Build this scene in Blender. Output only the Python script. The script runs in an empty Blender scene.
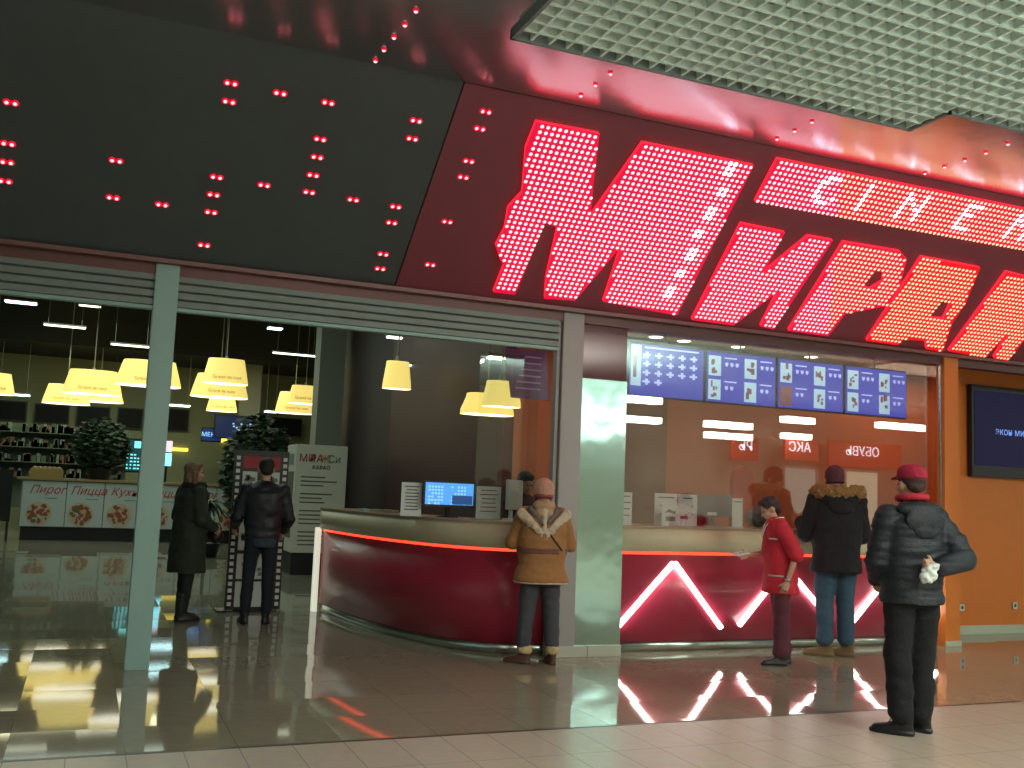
import bpy, bmesh, math, random
from mathutils import Vector, Matrix, noise
PI = math.pi
random.seed(7)
sc = bpy.context.scene
COL = sc.collection

# ---------------------------------------------------------------- camera
RX, RY, RZ = (Vector((0.9194836, -0.0793189, -0.3850434)), Vector((-0.3910237, -0.0833133, -0.9166021)),
              Vector((0.0406247, 0.9933617, -0.1076208)))
CAM = Vector((0, 0, 1.5)); FOC = 1000.0
rot = Matrix((RX, RY, RZ))          # camera axes -> world axes
cam = bpy.data.cameras.new('camera'); cam.sensor_fit = 'HORIZONTAL'; cam.sensor_width = 36
cam.lens = 36 * FOC / 1024; cam.clip_start = .05; cam.clip_end = 200
cam_ob = bpy.data.objects.new('camera', cam); COL.objects.link(cam_ob)
cam_ob.matrix_world = Matrix.Translation(CAM) @ rot.to_4x4()
sc.camera = cam_ob
# ---------------------------------------------------------------- world, exposure, hall light
sc.view_settings.view_transform = 'Standard'; sc.view_settings.look = 'None'
sc.view_settings.gamma = 1; sc.view_settings.use_curve_mapping = False
sc.view_settings.exposure = 0.0
w = bpy.data.worlds.new('world'); sc.world = w; w.use_nodes = True
bg = w.node_tree.nodes['Background']; bg.inputs[0].default_value = (.50, .82, .76, 1); bg.inputs[1].default_value = .42

def area(name, loc, size, energy, color, rot_e=(0, 0, 0), sy=None):
    l = bpy.data.lights.new(name, 'AREA'); l.shape = 'RECTANGLE'; l.size = size; l.size_y = sy or size
    l.energy = energy; l.color = color
    o = bpy.data.objects.new(name, l); o.location = loc; o.rotation_euler = rot_e; COL.objects.link(o); return o
WARM = (1, .9, .72); GREEN = (.75, 1, .9)
HALL_LAMPS = [(3.0, 1.2, 110), (6.5, 1.2, 160), (20.0, 1.2, 260), (0, -2.5, 120), (3.4, -2.5, 120), (7, -2.5, 150), (26, -2.5, 200)]
for x, y, e in HALL_LAMPS:
    area('hall_light', (x, y, 4.32), 1.7, e, (1, .97, .84), sy=.16)
area('upward_fill', (9, -2.2, 2.9), 3.0, 900, (.68, 1, .93), rot_e=(PI, 0, 0), sy=1.2)  # added unseen fill for grille and sign panel, not a known fitting
area('court_entrance_fill', (1.5, 13.5, 5.8), 3, 90, (.8, 1, .85), sy=3)  # added fill to brighten the film stand and info board
area('booth_light', (7.2, 9.9, 3.4), 4.6, 26, (1, .72, .5), sy=.8)
area('booth_light', (10.5, 10.4, 3.4), 1.6, 22, (1, .72, .5), sy=.8)  # added fill for the dark right end of the booth
area('food_court_light', (0, 22, 5.2), 5, 170, (.8, 1, .85), sy=8)
area('food_court_light', (1, 28, 4.9), 8, 130, (1, 1, .6), sy=1)

# ---------------------------------------------------------------- pixel rays (photograph -> real surfaces)
def ray(px, py):
    return rot @ Vector(((px - 512) / FOC, (384 - py) / FOC, -1))
def atY(px, py, y):
    r = ray(px, py); return CAM + r * (y / r.y)
def atZ(px, py, z=0.):
    r = ray(px, py); return CAM + r * ((z - 1.5) / r.z)
UPS = Vector((0, -.784, .62)).normalized()          # up direction on the leaning sign face
SIGN0 = Vector((0, 8.48, 3.27))
SN = Vector((1, 0, 0)).cross(UPS).normalized()       # points away from viewer or towards? fixed below
if SN.y > 0: SN = -SN
def onS(px, py):
    r = ray(px, py); t = (SIGN0 - CAM).dot(SN) / r.dot(SN); p = CAM + r * t
    return (p.x, (p - SIGN0).dot(UPS))
def S(x, v, off=0.):
    return SIGN0 + Vector((x, 0, 0)) + UPS * v + SN * off

# ---------------------------------------------------------------- materials
MATS = {}
def mat(name, col=(.5, .5, .5), rough=.5, metal=0, emit=None, es=0, spec=.5, coat=0, noise_amt=0, noise_scale=8, bump=0, bump_scale=40, alpha=1, ior=None):
    if name in MATS: return MATS[name]
    m = bpy.data.materials.new(name); m.use_nodes = True; nt = m.node_tree; b = nt.nodes['Principled BSDF']
    b.inputs['Base Color'].default_value = (*col, 1); b.inputs['Roughness'].default_value = rough
    b.inputs['Metallic'].default_value = metal; b.inputs['Specular IOR Level'].default_value = spec
    b.inputs['Coat Weight'].default_value = coat; b.inputs['Coat Roughness'].default_value = .05
    if emit: b.inputs['Emission Color'].default_value = (*emit, 1); b.inputs['Emission Strength'].default_value = es
    if noise_amt or bump:
        tc = nt.nodes.new('ShaderNodeTexCoord')
        n = nt.nodes.new('ShaderNodeTexNoise'); n.inputs['Scale'].default_value = noise_scale; n.inputs['Detail'].default_value = 5
        nt.links.new(tc.outputs['Object'], n.inputs['Vector'])
        if noise_amt:
            mx = nt.nodes.new('ShaderNodeMix'); mx.data_type = 'RGBA'
            mx.inputs[6].default_value = (*[max(0, c * (1 - noise_amt)) for c in col], 1)
            mx.inputs[7].default_value = (*[min(1, c * (1 + noise_amt)) for c in col], 1)
            nt.links.new(n.outputs['Fac'], mx.inputs[0]); nt.links.new(mx.outputs[2], b.inputs['Base Color'])
        if bump:
            n2 = nt.nodes.new('ShaderNodeTexNoise'); n2.inputs['Scale'].default_value = bump_scale
            nt.links.new(tc.outputs['Object'], n2.inputs['Vector'])
            bp = nt.nodes.new('ShaderNodeBump'); bp.inputs['Strength'].default_value = bump; bp.inputs['Distance'].default_value = .02
            nt.links.new(n2.outputs['Fac'], bp.inputs['Height']); nt.links.new(bp.outputs['Normal'], b.inputs['Normal'])
    MATS[name] = m; return m

def tile_mat(name, c1, c2, rough, size, joint, jcol, tilt=.0, off=(0, 0), row=None):
    m = bpy.data.materials.new(name); m.use_nodes = True; nt = m.node_tree; N = nt.nodes; L = nt.links; b = N['Principled BSDF']
    tc = N.new('ShaderNodeTexCoord'); mp = N.new('ShaderNodeMapping'); mp.inputs['Location'].default_value = (off[0], off[1], 0)
    L.new(tc.outputs['Object'], mp.inputs['Vector'])
    br = N.new('ShaderNodeTexBrick'); br.offset = 0; br.inputs['Scale'].default_value = 1
    br.inputs['Brick Width'].default_value = size; br.inputs['Row Height'].default_value = row or size
    br.inputs['Mortar Size'].default_value = joint; br.inputs['Mortar Smooth'].default_value = .1
    br.inputs['Color1'].default_value = (*c1, 1); br.inputs['Color2'].default_value = (*c2, 1); br.inputs['Mortar'].default_value = (*jcol, 1)
    L.new(mp.outputs[0], br.inputs['Vector'])
    n = N.new('ShaderNodeTexNoise'); n.inputs['Scale'].default_value = 14; n.inputs['Detail'].default_value = 8
    L.new(tc.outputs['Object'], n.inputs['Vector'])
    mx = N.new('ShaderNodeMix'); mx.data_type = 'RGBA'; mx.blend_type = 'MULTIPLY'; mx.inputs[0].default_value = .35
    L.new(br.outputs['Color'], mx.inputs[6]); L.new(n.outputs['Color'], mx.inputs[7])
    L.new(mx.outputs[2], b.inputs['Base Color'])
    b.inputs['Roughness'].default_value = rough
    if tilt:    # every tile lies at its own very small angle
        sn = N.new('ShaderNodeVectorMath'); sn.operation = 'SNAP'; sn.inputs[1].default_value = (size, size, 10)
        L.new(mp.outputs[0], sn.inputs[0])
        wn = N.new('ShaderNodeTexWhiteNoise'); L.new(sn.outputs[0], wn.inputs[0])
        su = N.new('ShaderNodeVectorMath'); su.operation = 'SUBTRACT'; su.inputs[1].default_value = (.5, .5, .5); L.new(wn.outputs['Color'], su.inputs[0])
        ml = N.new('ShaderNodeVectorMath'); ml.operation = 'MULTIPLY'; ml.inputs[1].default_value = (tilt, tilt, 0); L.new(su.outputs[0], ml.inputs[0])
        ad = N.new('ShaderNodeVectorMath'); ad.operation = 'ADD'; ad.inputs[1].default_value = (0, 0, 1); L.new(ml.outputs[0], ad.inputs[0])
        nm = N.new('ShaderNodeVectorMath'); nm.operation = 'NORMALIZE'; L.new(ad.outputs[0], nm.inputs[0]); L.new(nm.outputs[0], b.inputs['Normal'])
    return m

def glass_mat(name, refl, tint=(1, 1, 1), rough=0.0):
    m = bpy.data.materials.new(name); m.use_nodes = True; nt = m.node_tree; N = nt.nodes; L = nt.links
    N.remove(N['Principled BSDF']); out = N['Material Output']
    tr = N.new('ShaderNodeBsdfTransparent'); tr.inputs[0].default_value = (*tint, 1)
    gl = N.new('ShaderNodeBsdfGlossy'); gl.inputs['Roughness'].default_value = rough; gl.inputs[0].default_value = (1, 1, 1, 1)
    fr = N.new('ShaderNodeLayerWeight'); fr.inputs[0].default_value = .5
    ma = N.new('ShaderNodeMath'); ma.operation = 'MULTIPLY_ADD'; ma.inputs[1].default_value = .12; ma.inputs[2].default_value = refl
    L.new(fr.outputs['Fresnel'], ma.inputs[0])
    mx = N.new('ShaderNodeMixShader'); L.new(ma.outputs[0], mx.inputs[0]); L.new(tr.outputs[0], mx.inputs[1]); L.new(gl.outputs[0], mx.inputs[2])
    L.new(mx.outputs[0], out.inputs[0]); return m

# ---------------------------------------------------------------- mesh helpers
def link(name, me, m=None, parent=None):
    o = bpy.data.objects.new(name, me); COL.objects.link(o)
    if m is not None:
        for k in (m if isinstance(m, (list, tuple)) else [m]): me.materials.append(k)
    if parent is not None: o.parent = parent
    return o
def obj(name, bm, m=None, parent=None, smooth=False):
    me = bpy.data.meshes.new(name); bmesh.ops.recalc_face_normals(bm, faces=bm.faces); bm.to_mesh(me); bm.free()
    if smooth:
        for p in me.polygons: p.use_smooth = True
    return link(name, me, m, parent)
def BM(): return bmesh.new()
def box(bm, x0, x1, y0, y1, z0, z1, mi=0, bevel=0):
    r = bmesh.ops.create_cube(bm, size=1)
    for v in r['verts']:
        v.co = Vector(((x0 + x1) / 2 + v.co.x * (x1 - x0), (y0 + y1) / 2 + v.co.y * (y1 - y0), (z0 + z1) / 2 + v.co.z * (z1 - z0)))
    fs = {f for v in r['verts'] for f in v.link_faces}
    for f in fs: f.material_index = mi
    if bevel:
        bmesh.ops.bevel(bm, geom=list({e for f in fs for e in f.edges}), offset=bevel, segments=2, affect='EDGES')
    return bm
def prism(bm, pts, f0, f1, mi=0):
    """pts: 2D outline; f0, f1 map a 2D point to the two faces."""
    a = [bm.verts.new(f0(*p)) for p in pts]; b = [bm.verts.new(f1(*p)) for p in pts]; n = len(pts)
    fs = [bm.faces.new(a), bm.faces.new(b[::-1])]
    for i in range(n): fs.append(bm.faces.new((a[i], b[i], b[(i + 1) % n], a[(i + 1) % n])))
    for f in fs: f.material_index = mi
    return fs
def frame_of(d):
    d = d.normalized(); u = d.cross(Vector((0, 0, 1)))
    if u.length < 1e-3: u = d.cross(Vector((0, 1, 0)))
    u.normalize(); return u, d.cross(u).normalized()
def cap(bm, p0, p1, r0, r1, n=14, flat=1.0, mi=0):
    """tapered capsule"""
    p0, p1 = Vector(p0), Vector(p1); d = p1 - p0; L = max(d.length, 1e-5); d /= L; u, v = frame_of(d); rings = []
    for k in range(0, 4): a = -PI / 2 + k * PI / 8; rings.append((r0 * math.sin(a), r0 * math.cos(a)))
    rings = [(s, c) for s, c in rings]
    rings.append((0, r0)); rings.append((L, r1))
    for k in range(1, 5): a = k * PI / 8; rings.append((L + r1 * math.sin(a), r1 * math.cos(a)))
    prev = None; first = None
    for s, c in rings:
        c = max(c, 1e-4); vs = [bm.verts.new(p0 + d * s + u * (c * math.cos(t)) + v * (c * flat * math.sin(t))) for t in [2 * PI * i / n for i in range(n)]]
        if prev:
            for i in range(n): bm.faces.new((prev[i], prev[(i + 1) % n], vs[(i + 1) % n], vs[i])).material_index = mi
        else: first = vs
        prev = vs
    bm.faces.new(first[::-1]).material_index = mi; bm.faces.new(prev).material_index = mi
def cyl(bm, p0, p1, r0, r1=None, n=16, mi=0):
    r1 = r0 if r1 is None else r1; p0, p1 = Vector(p0), Vector(p1); u, v = frame_of(p1 - p0)
    A = [bm.verts.new(p0 + (u * math.cos(t) + v * math.sin(t)) * r0) for t in [2 * PI * i / n for i in range(n)]]
    B = [bm.verts.new(p1 + (u * math.cos(t) + v * math.sin(t)) * r1) for t in [2 * PI * i / n for i in range(n)]]
    for i in range(n): bm.faces.new((A[i], A[(i + 1) % n], B[(i + 1) % n], B[i])).material_index = mi
    bm.faces.new(A[::-1]).material_index = mi; bm.faces.new(B).material_index = mi
def ell(bm, c, r, rotz=0, rotx=0, mi=0, seg=20):
    M = Matrix.Translation(Vector(c)) @ Matrix.Rotation(rotz, 4, 'Z') @ Matrix.Rotation(rotx, 4, 'X') @ Matrix.Diagonal((*r, 1))
    q = bmesh.ops.create_uvsphere(bm, u_segments=seg, v_segments=seg * 2 // 3, radius=1, matrix=M)
    for v in q['verts']:
        for f in v.link_faces: f.material_index = mi
def loft(bm, rings, n=28, p=2.3, mi=0):
    """rings: (z, cx, cy, rx, ry[, twist])  closed"""
    prev = first = None
    for R in rings:
        z, cx, cy, rx, ry = R[:5]; vs = []
        tw = R[5] if len(R) > 5 else 0
        for i in range(n):
            t = 2 * PI * i / n; c, s = math.cos(t), math.sin(t)
            x = rx * math.copysign(abs(c) ** (2 / p), c); y = ry * math.copysign(abs(s) ** (2 / p), s)
            vs.append(bm.verts.new((cx + x * math.cos(tw) - y * math.sin(tw), cy + x * math.sin(tw) + y * math.cos(tw), z)))
        if prev:
            for i in range(n): bm.faces.new((prev[i], prev[(i + 1) % n], vs[(i + 1) % n], vs[i])).material_index = mi
        else: first = vs
        prev = vs
    bm.faces.new(first[::-1]).material_index = mi; bm.faces.new(prev).material_index = mi
def fuse(name, bm, voxel, m, parent=None, smooth=2, fold=0, fs=(6, 6, 3), seed=0, keep=None):
    """melt overlapping solids into one continuous surface"""
    me = bpy.data.meshes.new(name + '_t'); bmesh.ops.recalc_face_normals(bm, faces=bm.faces); bm.to_mesh(me); bm.free()
    t = bpy.data.objects.new(name + '_t', me); COL.objects.link(t)
    r = t.modifiers.new('r', 'REMESH'); r.mode = 'VOXEL'; r.voxel_size = voxel; r.use_smooth_shade = True
    s = t.modifiers.new('s', 'SMOOTH'); s.factor = .5; s.iterations = smooth
    bpy.context.view_layer.update()
    dg = bpy.context.evaluated_depsgraph_get(); out = bpy.data.meshes.new_from_object(t.evaluated_get(dg)); out.name = name
    bpy.data.objects.remove(t); bpy.data.meshes.remove(me); out.materials.clear()
    if fold:
        ns = [v.normal.copy() for v in out.vertices]
        for v, nn in zip(out.vertices, ns):
            q = Vector((v.co.x * fs[0] + seed, v.co.y * fs[1], v.co.z * fs[2]))
            v.co += nn * fold * (noise.noise(q) + .5 * noise.noise(q * 2.3))
    for p in out.polygons: p.use_smooth = True
    return link(name, out, m, parent)
def text(name, s, m, size, mtx, parent=None, depth=.004, align='CENTER', shear=0, sx=1):
    c = bpy.data.curves.new(name, 'FONT'); c.body = s; c.size = size; c.extrude = depth; c.align_x = align; c.align_y = 'CENTER'; c.shear = shear
    t = bpy.data.objects.new(name, c); COL.objects.link(t); bpy.context.view_layer.update()
    me = bpy.data.meshes.new_from_object(t.evaluated_get(bpy.context.evaluated_depsgraph_get())); me.name = name
    bpy.data.objects.remove(t); bpy.data.curves.remove(c); me.materials.clear()
    me.transform(mtx @ Matrix.Diagonal((sx, 1, 1, 1)))
    return link(name, me, m, parent)
def face_mtx(loc, rz=0):      # text standing upright, readable from -Y
    return Matrix.Translation(Vector(loc)) @ Matrix.Rotation(rz, 4, 'Z') @ Matrix.Rotation(PI / 2, 4, 'X')
def tag(o, label=None, cat=None, group=None, kind=None):
    if label: o['label'] = label
    if cat: o['category'] = cat
    if group: o['group'] = group
    if kind: o['kind'] = kind
    return o
def thing(name, label, cat, loc=(0, 0, 0), rz=0, group=None):
    o = bpy.data.objects.new(name, None); COL.objects.link(o); o.location = loc; o.rotation_euler = (0, 0, rz); o.empty_display_size = .2
    return tag(o, label, cat, group)
def struct(name, bm, m, label=None, smooth=False):
    return tag(obj(name, bm, m, smooth=smooth), label, None, None, 'structure')

# ---------------------------------------------------------------- materials in use
M_post = mat('post_metal', (.28, .44, .41), .45, .1)
M_shut = mat('shutter_metal', (.19, .235, .22), .45, .1)
M_fascia = mat('fascia_grey', (.07, .082, .086), .5, noise_amt=.1)
M_ceil_gloss = mat('gloss_ceiling', (.56, .55, .57), .19, .95, bump=.12, bump_scale=2.5)
M_grille = mat('grille_paint', (.76, .92, .86), .55)
M_plen = mat('plenum', (.34, .42, .39), .9)
M_led = mat('led_dot', (1, .3, .4), .3, emit=(1, .68, .76), es=1.45)
M_led2 = mat('led_dot_glare', (1, .3, .2), .3, emit=(1, .68, .38), es=1.45)  # same red lamps, with yellowish glare put into their colour
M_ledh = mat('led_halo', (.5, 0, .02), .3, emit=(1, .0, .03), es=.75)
M_ledw = mat('led_white', (1, .8, 1), .3, emit=(.88, .84, 1), es=3.5)
M_face = mat('letter_face_bloom', (.35, .0, .02), .35, emit=(1, .004, .06), es=.72)  # emission stands in for the bloom between the dots
M_face2 = mat('letter_face_bloom_warm', (.35, .0, .01), .35, emit=(1, .008, .012), es=.8)  # bloom between the dots as emission, warmer towards the right
M_side = mat('letter_side_glow', (.5, .02, .03), .4, emit=(1, .02, .05), es=1.2)  # sides made to glow so the panel around the letters reddens
M_tube = mat('white_tube', (1, 1, 1), .3, emit=(.95, 1, .92), es=9)
M_lampw = mat('lamp_face', (1, 1, 1), .3, emit=(1, .98, .85), es=9)
M_cyan = mat('cyan_tube', (1, 1, 1), .3, emit=(.55, .95, 1), es=6)
M_warmtube = mat('warm_tube', (1, 1, 1), .3, emit=(.95, 1, .78), es=3.0)
M_cream = mat('cream_panel', (.60, .53, .36), .4, noise_amt=.05)
M_burg = mat('burgundy_gloss', (.40, .028, .065), .33, coat=.2)
M_kick = mat('kick_steel', (.55, .62, .58), .22, .9)
M_redled = mat('red_strip', (1, .1, .05), .3, emit=(1, .045, .02), es=2.6)
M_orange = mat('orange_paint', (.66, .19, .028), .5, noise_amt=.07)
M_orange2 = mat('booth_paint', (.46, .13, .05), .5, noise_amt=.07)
M_brown = mat('brown_paint', (.032, .016, .018), .6, noise_amt=.1)
M_dred = mat('dark_red_paint', (.10, .012, .016), .45)
M_base = mat('base_tile', (.50, .56, .44), .3)
M_black = mat('black_plastic', (.008, .008, .010), .4)
M_white = mat('white_paper', (.62, .66, .64), .6)
M_ink = mat('ink', (.06, .06, .07), .6)
M_steel = mat('column_steel', (.47, .68, .63), .15, .92, bump=.45, bump_scale=2.2)
M_darkgl = mat('mirror_red_reflection', (.13, .02, .03), .06, .35, spec=1)  # red of the mirrored sign is put into the base colour
M_darkceil = mat('dark_ceiling', (.018, .022, .024), .8)
M_olive = mat('olive_wall', (.27, .29, .17), .7, noise_amt=.08)
M_grey = mat('pillar_grey', (.25, .26, .22), .6)
M_glass = glass_mat('pane_glass', .12)
M_glass2 = glass_mat('counter_glass', .05, (.93, .96, .94))

# ================================================================ FLOOR, CEILING, WALLS
bm = BM(); box(bm, -12, 30, -9, 5.955, -.1, 0)
struct('floor', bm, tile_mat('matte_tile', (.53, .455, .375), (.51, .44, .365), .33, .3, .003, (.16, .13, .11), off=(.28, .02), row=.6), 'matte pinkish stone tiles of the mall walkway')
bm = BM(); box(bm, -12, 30, 5.985, 40, -.1, 0)
struct('floor_inner', bm, tile_mat('polished_tile', (.34, .32, .235), (.325, .305, .225), .05, .6, .0015, (.16, .14, .1), tilt=.02, off=(.28, .0)), 'polished tiles from the threshold strip into the food court')
bm = BM(); box(bm, -12, 30, 5.955, 5.985, -.1, .001)
struct('trim_1', bm, mat('threshold', (.05, .05, .045), .35, .6), 'dark threshold strip between matte and polished tiles')

VTOP = 2.07
top = S(0, VTOP)
bm = BM(); box(bm, -12, 16, 1.5, top.y + .3, top.z, top.z + .08)
struct('ceiling', bm, M_ceil_gloss, 'glossy dark stretch ceiling in front of the sign')
bm = BM(); box(bm, -12, 30, -9, 1.5, top.z, top.z + .08)
struct('ceiling_hall', bm, mat('hall_ceiling', (.5, .52, .48), .8))
bm = BM(); box(bm, -14, 12, 8.9, 33.2, 6.3, 6.4)
struct('ceiling_food_court', bm, M_darkceil)
bm = BM(); box(bm, 4.62, 11.9, 8.95, 11.3, 3.45, 3.55)
struct('ceiling_booth', bm, mat('booth_ceiling', (.30, .07, .05), .3))
bm = BM(); box(bm, -14, 12, 33, 33.2, 0, 6.3)
struct('wall_back', bm, M_olive)
bm = BM(); box(bm, -14, 12, 29.5, 33, 5.0, 6.3)
struct('ceiling_dropped', bm, M_darkceil)
bm = BM(); box(bm, 11.8, 12, 20.5, 33, 0, 6.3); box(bm, 4.75, 12, 20.4, 20.5, 0, 6.3)
struct('wall_court_right', bm, M_olive)
bm = BM(); box(bm, -14.2, -14, 9, 33.2, 0, 6.3)
struct('wall_left', bm, M_olive)
bm = BM(); box(bm, 4.62, 4.75, 16.2, 20.5, 0, 6.3)
struct('wall_side', bm, M_brown)
bm = BM(); box(bm, 4.62, 4.75, 11.2, 16.2, 0, 6.3)
struct('wall_side_red', bm, mat('maroon_wall', (.055, .009, .013), .5))
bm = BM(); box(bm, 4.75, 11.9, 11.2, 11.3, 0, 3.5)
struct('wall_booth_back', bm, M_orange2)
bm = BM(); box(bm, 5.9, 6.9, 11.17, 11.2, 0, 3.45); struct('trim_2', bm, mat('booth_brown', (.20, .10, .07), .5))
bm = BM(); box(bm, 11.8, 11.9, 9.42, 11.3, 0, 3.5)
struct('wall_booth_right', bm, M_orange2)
# bulkhead wall above the openings (behind the leaning sign)
bm = BM(); box(bm, -12, 16, 8.62, 8.9, 3.27, 6.4)
struct('wall_bulkhead', bm, M_fascia)
# orange pier and set-back orange wall on the right
bm = BM(); box(bm, 8.90, 9.11, 8.5, 8.62, 0, 3.234)
struct('wall_pier', bm, M_orange)
bm = BM(); prism(bm, [(9.09, 8.625), (9.11, 8.60), (9.90, 9.31), (9.82, 9.36)], lambda a, b: Vector((a, b, 0)), lambda a, b: Vector((a, b, 3.23)))
struct('wall_return', bm, M_orange)
bm = BM(); box(bm, 9.86, 16, 9.30, 9.42, 0, 3.27)
struct('wall_right', bm, M_orange)
bm = BM(); box(bm, 9.89, 16, 9.285, 9.30, 0, .105, bevel=.003); struct('baseboard_right', bm, M_base)
bm = BM(); box(bm, 8.89, 9.12, 8.485, 8.5, 0, .06, bevel=.003); struct('baseboard_pier', bm, M_base)
# soffit strips under the sign
bm = BM(); box(bm, -12, 16, 8.44, 8.9, 3.235, 3.27)
struct('trim_3', bm, mat('soffit_red_glow', (.20, .10, .10), .4, .3), 'narrow metal ledge under the sign')  # red-brown holds the sign's glow on the ledge
bm = BM(); box(bm, -12, 16, 8.53, 8.66, 3.15, 3.235)
struct('trim_4', bm, mat('soffit_dark_red_glow', (.15, .065, .065), .4, .3))  # sign's red glow mixed into the base colour here too

# posts and column
bm = BM(); box(bm, .395, .58, 8.50, 8.62, 0, 3.234, bevel=.006)
tag(struct('post_left', bm, M_post, 'pale green square steel post between the open shutters'))
M_post2 = mat('post_grey', (.33, .31, .31), .45, .1)
bm = BM(); box(bm, 4.09, 4.31, 8.515, 8.66, .1, 3.234, bevel=.005); box(bm, 4.05, 4.085, 8.56, 8.64, 0, 3.235)
struct('post_middle', bm, M_post2, 'grey shutter guide beside the steel column')
bm = BM()
prism(bm, [(4.31, .1), (4.81, .1), (4.81, 2.62), (4.31, 2.62)], lambda x, z: Vector((x, 8.54, z)), lambda x, z: Vector((x, 8.95, z)))
struct('column', bm, M_steel, 'column clad in shiny pale steel')
bm = BM(); box(bm, 4.31, 4.81, 8.56, 8.95, 2.63, 3.234)
struct('column_upper', bm, M_darkgl, 'dark mirror cladding at the top of the steel column')
bm = BM()
for a in (4.09, 4.45): box(bm, a, a + .355, 8.505, 8.54, 0, .1, bevel=.003)
struct('baseboard_column', bm, mat('column_base_tile', (.48, .48, .40), .35))

# roller shutter boxes (slatted) in the two open bays
def shutter(name, label, x0, x1, y=8.56):
    t = thing(name, label, 'shutter', (x0, y, 2.86), group='rolled-up shutters over the entrance')
    bm = BM(); n = 5; h = (3.235 - 2.86 - .03) / n
    for k in range(n):
        z = .03 + k * h
        prism(bm, [(0, z), (.028, z + .008), (.028, z + h - .012), (0, z + h)], lambda a, b: Vector((0, -a, b)), lambda a, b: Vector((x1 - x0, -a, b)))
    box(bm, 0, x1 - x0, 0, .12, .03, .375)
    obj('slat_panel', bm, M_shut, t)
    bm = BM(); box(bm, 0, x1 - x0, -.035, .05, 0, .03, bevel=.005); obj('bottom_rail', bm, M_post, t)
    return t
shutter('roller_shutter', 'slatted shutter box over the open bay between picture edge and pale post', -4.2, .395)
shutter('roller_shutter', 'long slatted roller shutter box between the pale post and the steel column', .58, 4.05)

# ================================================================ THE SIGN
sign = thing('light_sign', 'huge dark sign panel with glowing red dot-matrix letters above the entrance', 'sign', S(0, 0))
def SL(x, v, off=0.): return S(x, v, off) - S(0, 0)
def slab(bm, pts, o0, o1, mi=0): return prism(bm, pts, lambda x, v: SL(x, v, o0), lambda x, v: SL(x, v, o1), mi)
bm = BM(); slab(bm, [(-12, 0), (2.385, 0), (2.385, VTOP), (-12, VTOP)], 0, -.06)
obj('left_panel', bm, M_fascia, sign)
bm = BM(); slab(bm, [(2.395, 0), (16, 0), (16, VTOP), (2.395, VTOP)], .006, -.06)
obj('right_panel', bm, mat('fascia_right_red_glow', (.24, .05, .075), .5), sign)  # red glow around the letters painted into the panel colour
PIT = .0525
def pip(x, y, poly):
    c = False; j = len(poly) - 1
    for i in range(len(poly)):
        xi, yi = poly[i]; xj, yj = poly[j]
        if (yi > y) != (yj > y) and x < (xj - xi) * (y - yi) / (yj - yi) + xi: c = not c
        j = i
    return c
def dot(bm, x, v, off, r, mi, n=8):
    c = [bm.verts.new(SL(x + r * math.cos(2 * PI * i / n), v + r * 1.05 * math.sin(2 * PI * i / n), off)) for i in range(n)]
    t = bm.verts.new(SL(x, v, off + r * .6))
    for i in range(n): bm.faces.new((c[i], c[(i + 1) % n], t)).material_index = mi
WHITE_SPOTS = []
for k in range(7): WHITE_SPOTS.append((4.93 + .018 * k, 1.80 - k * .235, .055, .07))
DOTR = .0160
def letter(name, px, hole_px=None, label=None, white=None, raw=None):
    poly = raw or [onS(*p) for p in px]; hole = [onS(*p) for p in hole_px] if hole_px else None
    bm = BM()
    a = [bm.verts.new(SL(x, v, .045)) for x, v in poly]; b = [bm.verts.new(SL(x, v, .006)) for x, v in poly]; n = len(poly)
    edges = [bm.edges.new((a[i], a[(i + 1) % n])) for i in range(n)]
    for i in range(n): bm.faces.new((a[i], b[i], b[(i + 1) % n], a[(i + 1) % n])).material_index = 1
    if hole:
        a2 = [bm.verts.new(SL(x, v, .045)) for x, v in hole]; b2 = [bm.verts.new(SL(x, v, .006)) for x, v in hole]; n2 = len(hole)
        edges += [bm.edges.new((a2[i], a2[(i + 1) % n2])) for i in range(n2)]
        for i in range(n2): bm.faces.new((a2[i], b2[i], b2[(i + 1) % n2], a2[(i + 1) % n2])).material_index = 1
    bmesh.ops.triangle_fill(bm, use_beauty=True, edges=edges)
    me = bpy.data.meshes.new(name); bm.normal_update()
    for f in bm.faces:
        if f.material_index == 0 and f.normal.dot(SN) < 0: f.normal_flip()
    # the lamps of the dot matrix
    x0, x1 = min(p[0] for p in poly), max(p[0] for p in poly); v0, v1 = min(p[1] for p in poly), max(p[1] for p in poly)
    i0, i1 = int(x0 / PIT) - 1, int(x1 / PIT) + 2; j0, j1 = int(v0 / PIT) - 1, int(v1 / PIT) + 2
    for i in range(i0, i1):
        for j in range(j0, j1):
            x, v = i * PIT + .01, j * PIT + .02
            ins = all(pip(x + dx, v + dv, poly) for dx, dv in ((.012, 0), (-.012, 0), (0, .012), (0, -.012)))
            if ins and not (hole and pip(x, v, hole)):
                wsp = white and white(x, v)
                dot(bm, x, v, .046, DOTR * (1.4 if wsp else 1), 3 if wsp else (2 if x + v * .6 < 7.2 else 4))
    bm.to_mesh(me); bm.free()
    o = link(name, me, [M_face if x0 < 6.6 else M_face2, M_side, M_led, M_ledw, M_led2], sign)
    if label: o['label'] = label
    return o
letter('letter', [(535, 119), (598, 131), (595, 157), (592.5, 177), (589.5, 213), (641, 140), (752, 163), (675.5, 312.5), (602, 298.5), (620, 243), (574, 297.5),
                  (543.5, 295.5), (545, 275), (556.5, 224), (544, 220), (514, 291.5), (492.5, 289), (503, 262), (499, 257), (494.5, 243), (503.5, 226), (507, 205), (521, 190), (524.5, 145)],
       label='big red glowing letter М', white=lambda x, v: any(abs(x - a) < c and abs(v - b) < d for a, b, c, d in WHITE_SPOTS))
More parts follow.
